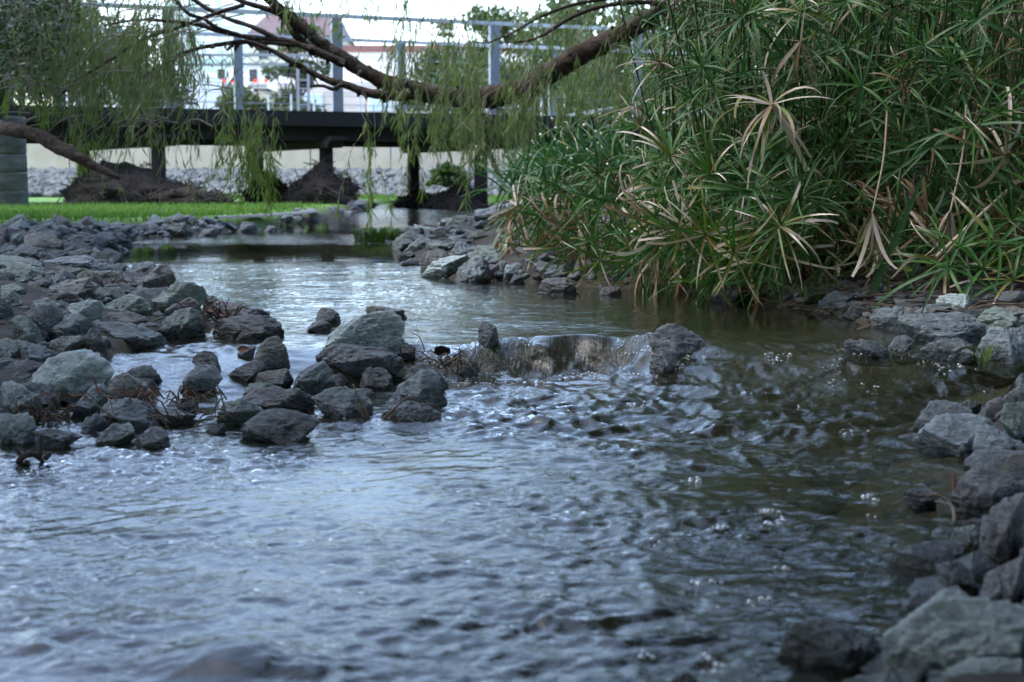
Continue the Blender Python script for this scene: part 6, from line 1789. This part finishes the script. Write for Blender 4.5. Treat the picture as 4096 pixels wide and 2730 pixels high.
# green grass tufts: the islet in mid stream and the sprigs
def green_tuft(x, y, z, n, h, spread, label, m_='tuft', w_=.006):
    t = thing('grass_tuft', (x, y, z), label, 'grass tuft')
    q = MB()
    for k in range(n):
        a = rnd.uniform(0, 6.28); rr = spread * math.sqrt(rnd.random())
        b_ = Vector((x + math.cos(a) * rr, y + math.sin(a) * rr * .6, z - .01))
        o_ = Vector((math.cos(a), math.sin(a), 0)) * rnd.uniform(.2, .9) * h
        s_ = Vector((-math.sin(a + rnd.uniform(-1, 1)), math.cos(a), 0)) * w_ / 2
        hh = h * rnd.uniform(.6, 1.1)
        r = rnd.random()
        q.add([b_ - s_, b_ + s_, b_ + o_ * .4 + Vector((0, 0, hh * .75)) + s_ * .8, b_ + o_ * .4 + Vector((0, 0, hh * .75)) - s_ * .8, b_ + o_ + Vector((0, 0, hh * .8))], [(0, 1, 2, 3), (3, 2, 4)], [(0, r), (0, r), (.5, r), (.5, r), (1, r)])
    o = q.build('blades', M[m_], t); o['kind'] = 'stuff'
    return t
g = ground_hit(868 * 1.7407, 552 * 1.7407)
green_tuft(g.x, g.y, g.z, 520, .13, .17, 'round dark green grass tuft growing in mid stream beneath the hanging strand', 'tuft', .005)
rubble(g.x, g.y + .05, .34, 'low stone under the mid stream grass tuft', None, ('dark',), .34)
g = at('R', 2100, 625)
green_tuft(g.x, g.y - .03, g.z, 14, .08, .015, 'small green sprig at the foot of the large sloping rock', 'willow_light', .006)
g = at('R', 1170, 290)
green_tuft(g.x, g.y, g.z, 40, .10, .03, 'small tuft of bright grass at the foot of the sedge beside the ridged rock', 'willow_light', .004)

# straw litter on the right bank under the sedge
mb_ = MB()
for k in range(650):
    Y = rnd.uniform(4.55, 6.6); x = rnd.uniform(.1, 2.6)
    if x < XR(Y) - .05: continue
    z = float(T(x, Y)) + rnd.uniform(.0, .035)
    a = rnd.uniform(-.9, .9); L = rnd.uniform(.08, .34)
    d_ = np.array((math.cos(a), math.sin(a), rnd.gauss(0, .15))) * L / 2
    p_ = np.array((x, Y, z))
    mb_.tube([p_ - d_, p_ + (0, 0, .01), p_ + d_], .0026, 3, False)
o = mb_.build('straw_litter', M['straw'])
tag(o, 'brown straw litter lying under the sedge on the right bank', 'straw', kind='stuff')

# foam bubbles riding on the water
fm, nt, out = mat('foam_bubble')
lw = N(nt, 'ShaderNodeLayerWeight'); lw.inputs[0].default_value = 0.35
d1 = N(nt, 'ShaderNodeBsdfDiffuse'); d1.inputs[0].default_value = (.62, .66, .7, 1)
g1 = N(nt, 'ShaderNodeBsdfGlossy'); g1.inputs['Roughness'].default_value = .08
t1 = N(nt, 'ShaderNodeBsdfTransparent')
ma, mb2 = N(nt, 'ShaderNodeMixShader'), N(nt, 'ShaderNodeMixShader')
ma.inputs[0].default_value = .12
nt.links.new(t1.outputs[0], ma.inputs[1]); nt.links.new(d1.outputs[0], ma.inputs[2])
nt.links.new(lw.outputs['Facing'], mb2.inputs[0]); nt.links.new(ma.outputs[0], mb2.inputs[1]); nt.links.new(g1.outputs[0], mb2.inputs[2])
nt.links.new(mb2.outputs[0], out.inputs[0])
bub = MB()
bv, bf = ico(2)
def bubbles(x, y, n, r, sp):
    for k in range(n):
        xx, y2 = x + rnd.gauss(0, sp), y + rnd.gauss(0, sp)
        if T(xx, y2) > W(xx, y2) - .005: continue
        z = float(water_z(np.array([xx]), np.array([y2]))[0])
        rr = r * rnd.uniform(.5, 1.2)
        bub.add(bv * rr * (1, 1, .8) + (xx, y2, z + rr * .15), bf)
for x, y, n in [(755, 565, 9), (1015, 465, 8), (1015, 535, 6), (1080, 510, 3), (655, 835, 6), (985, 930, 4), (1520, 375, 5), (1580, 400, 2), (1525, 485, 2), (405, 635, 3), (620, 300, 9), (1080, 760, 2), (330, 1215, 4), (920, 960, 2), (700, 1270, 4), (780, 1270, 3)]:
    g = at('Q', x, y); bubbles(g.x, g.y, n, .005, .008)
for k in range(36):
    Y = rnd.uniform(1.7, 3.9); x = rnd.uniform(-.55, 1.2) * min(1, Y / 3)
    if rnd.random() < .6 and x < 0: continue
    bubbles(x, Y, rnd.randint(1, 2), .0032, .008)
for x, y, n in [(1290, 690, 8), (960, 650, 9), (1000, 630, 8), (1950, 690, 8), (2000, 690, 4), (1300, 770, 4), (150, 720, 6), (110, 740, 5), (300, 705, 8), (230, 860, 8), (1500, 780, 5), (1380, 1040, 6), (1470, 650, 5)]:
    g = at('R', x, y); bubbles(g.x, g.y, n, .005, .018)
for k in range(44):
    x = rnd.uniform(-.25, .5); y = float(crest(x)) - rnd.uniform(.16, .34)
    bubbles(x, y, rnd.randint(2, 6), .0042, .012)
o = bub.build('foam_bubbles', fm, smooth=True)
tag(o, 'clear foam bubbles drifting below the riffle', 'foam', kind='stuff')
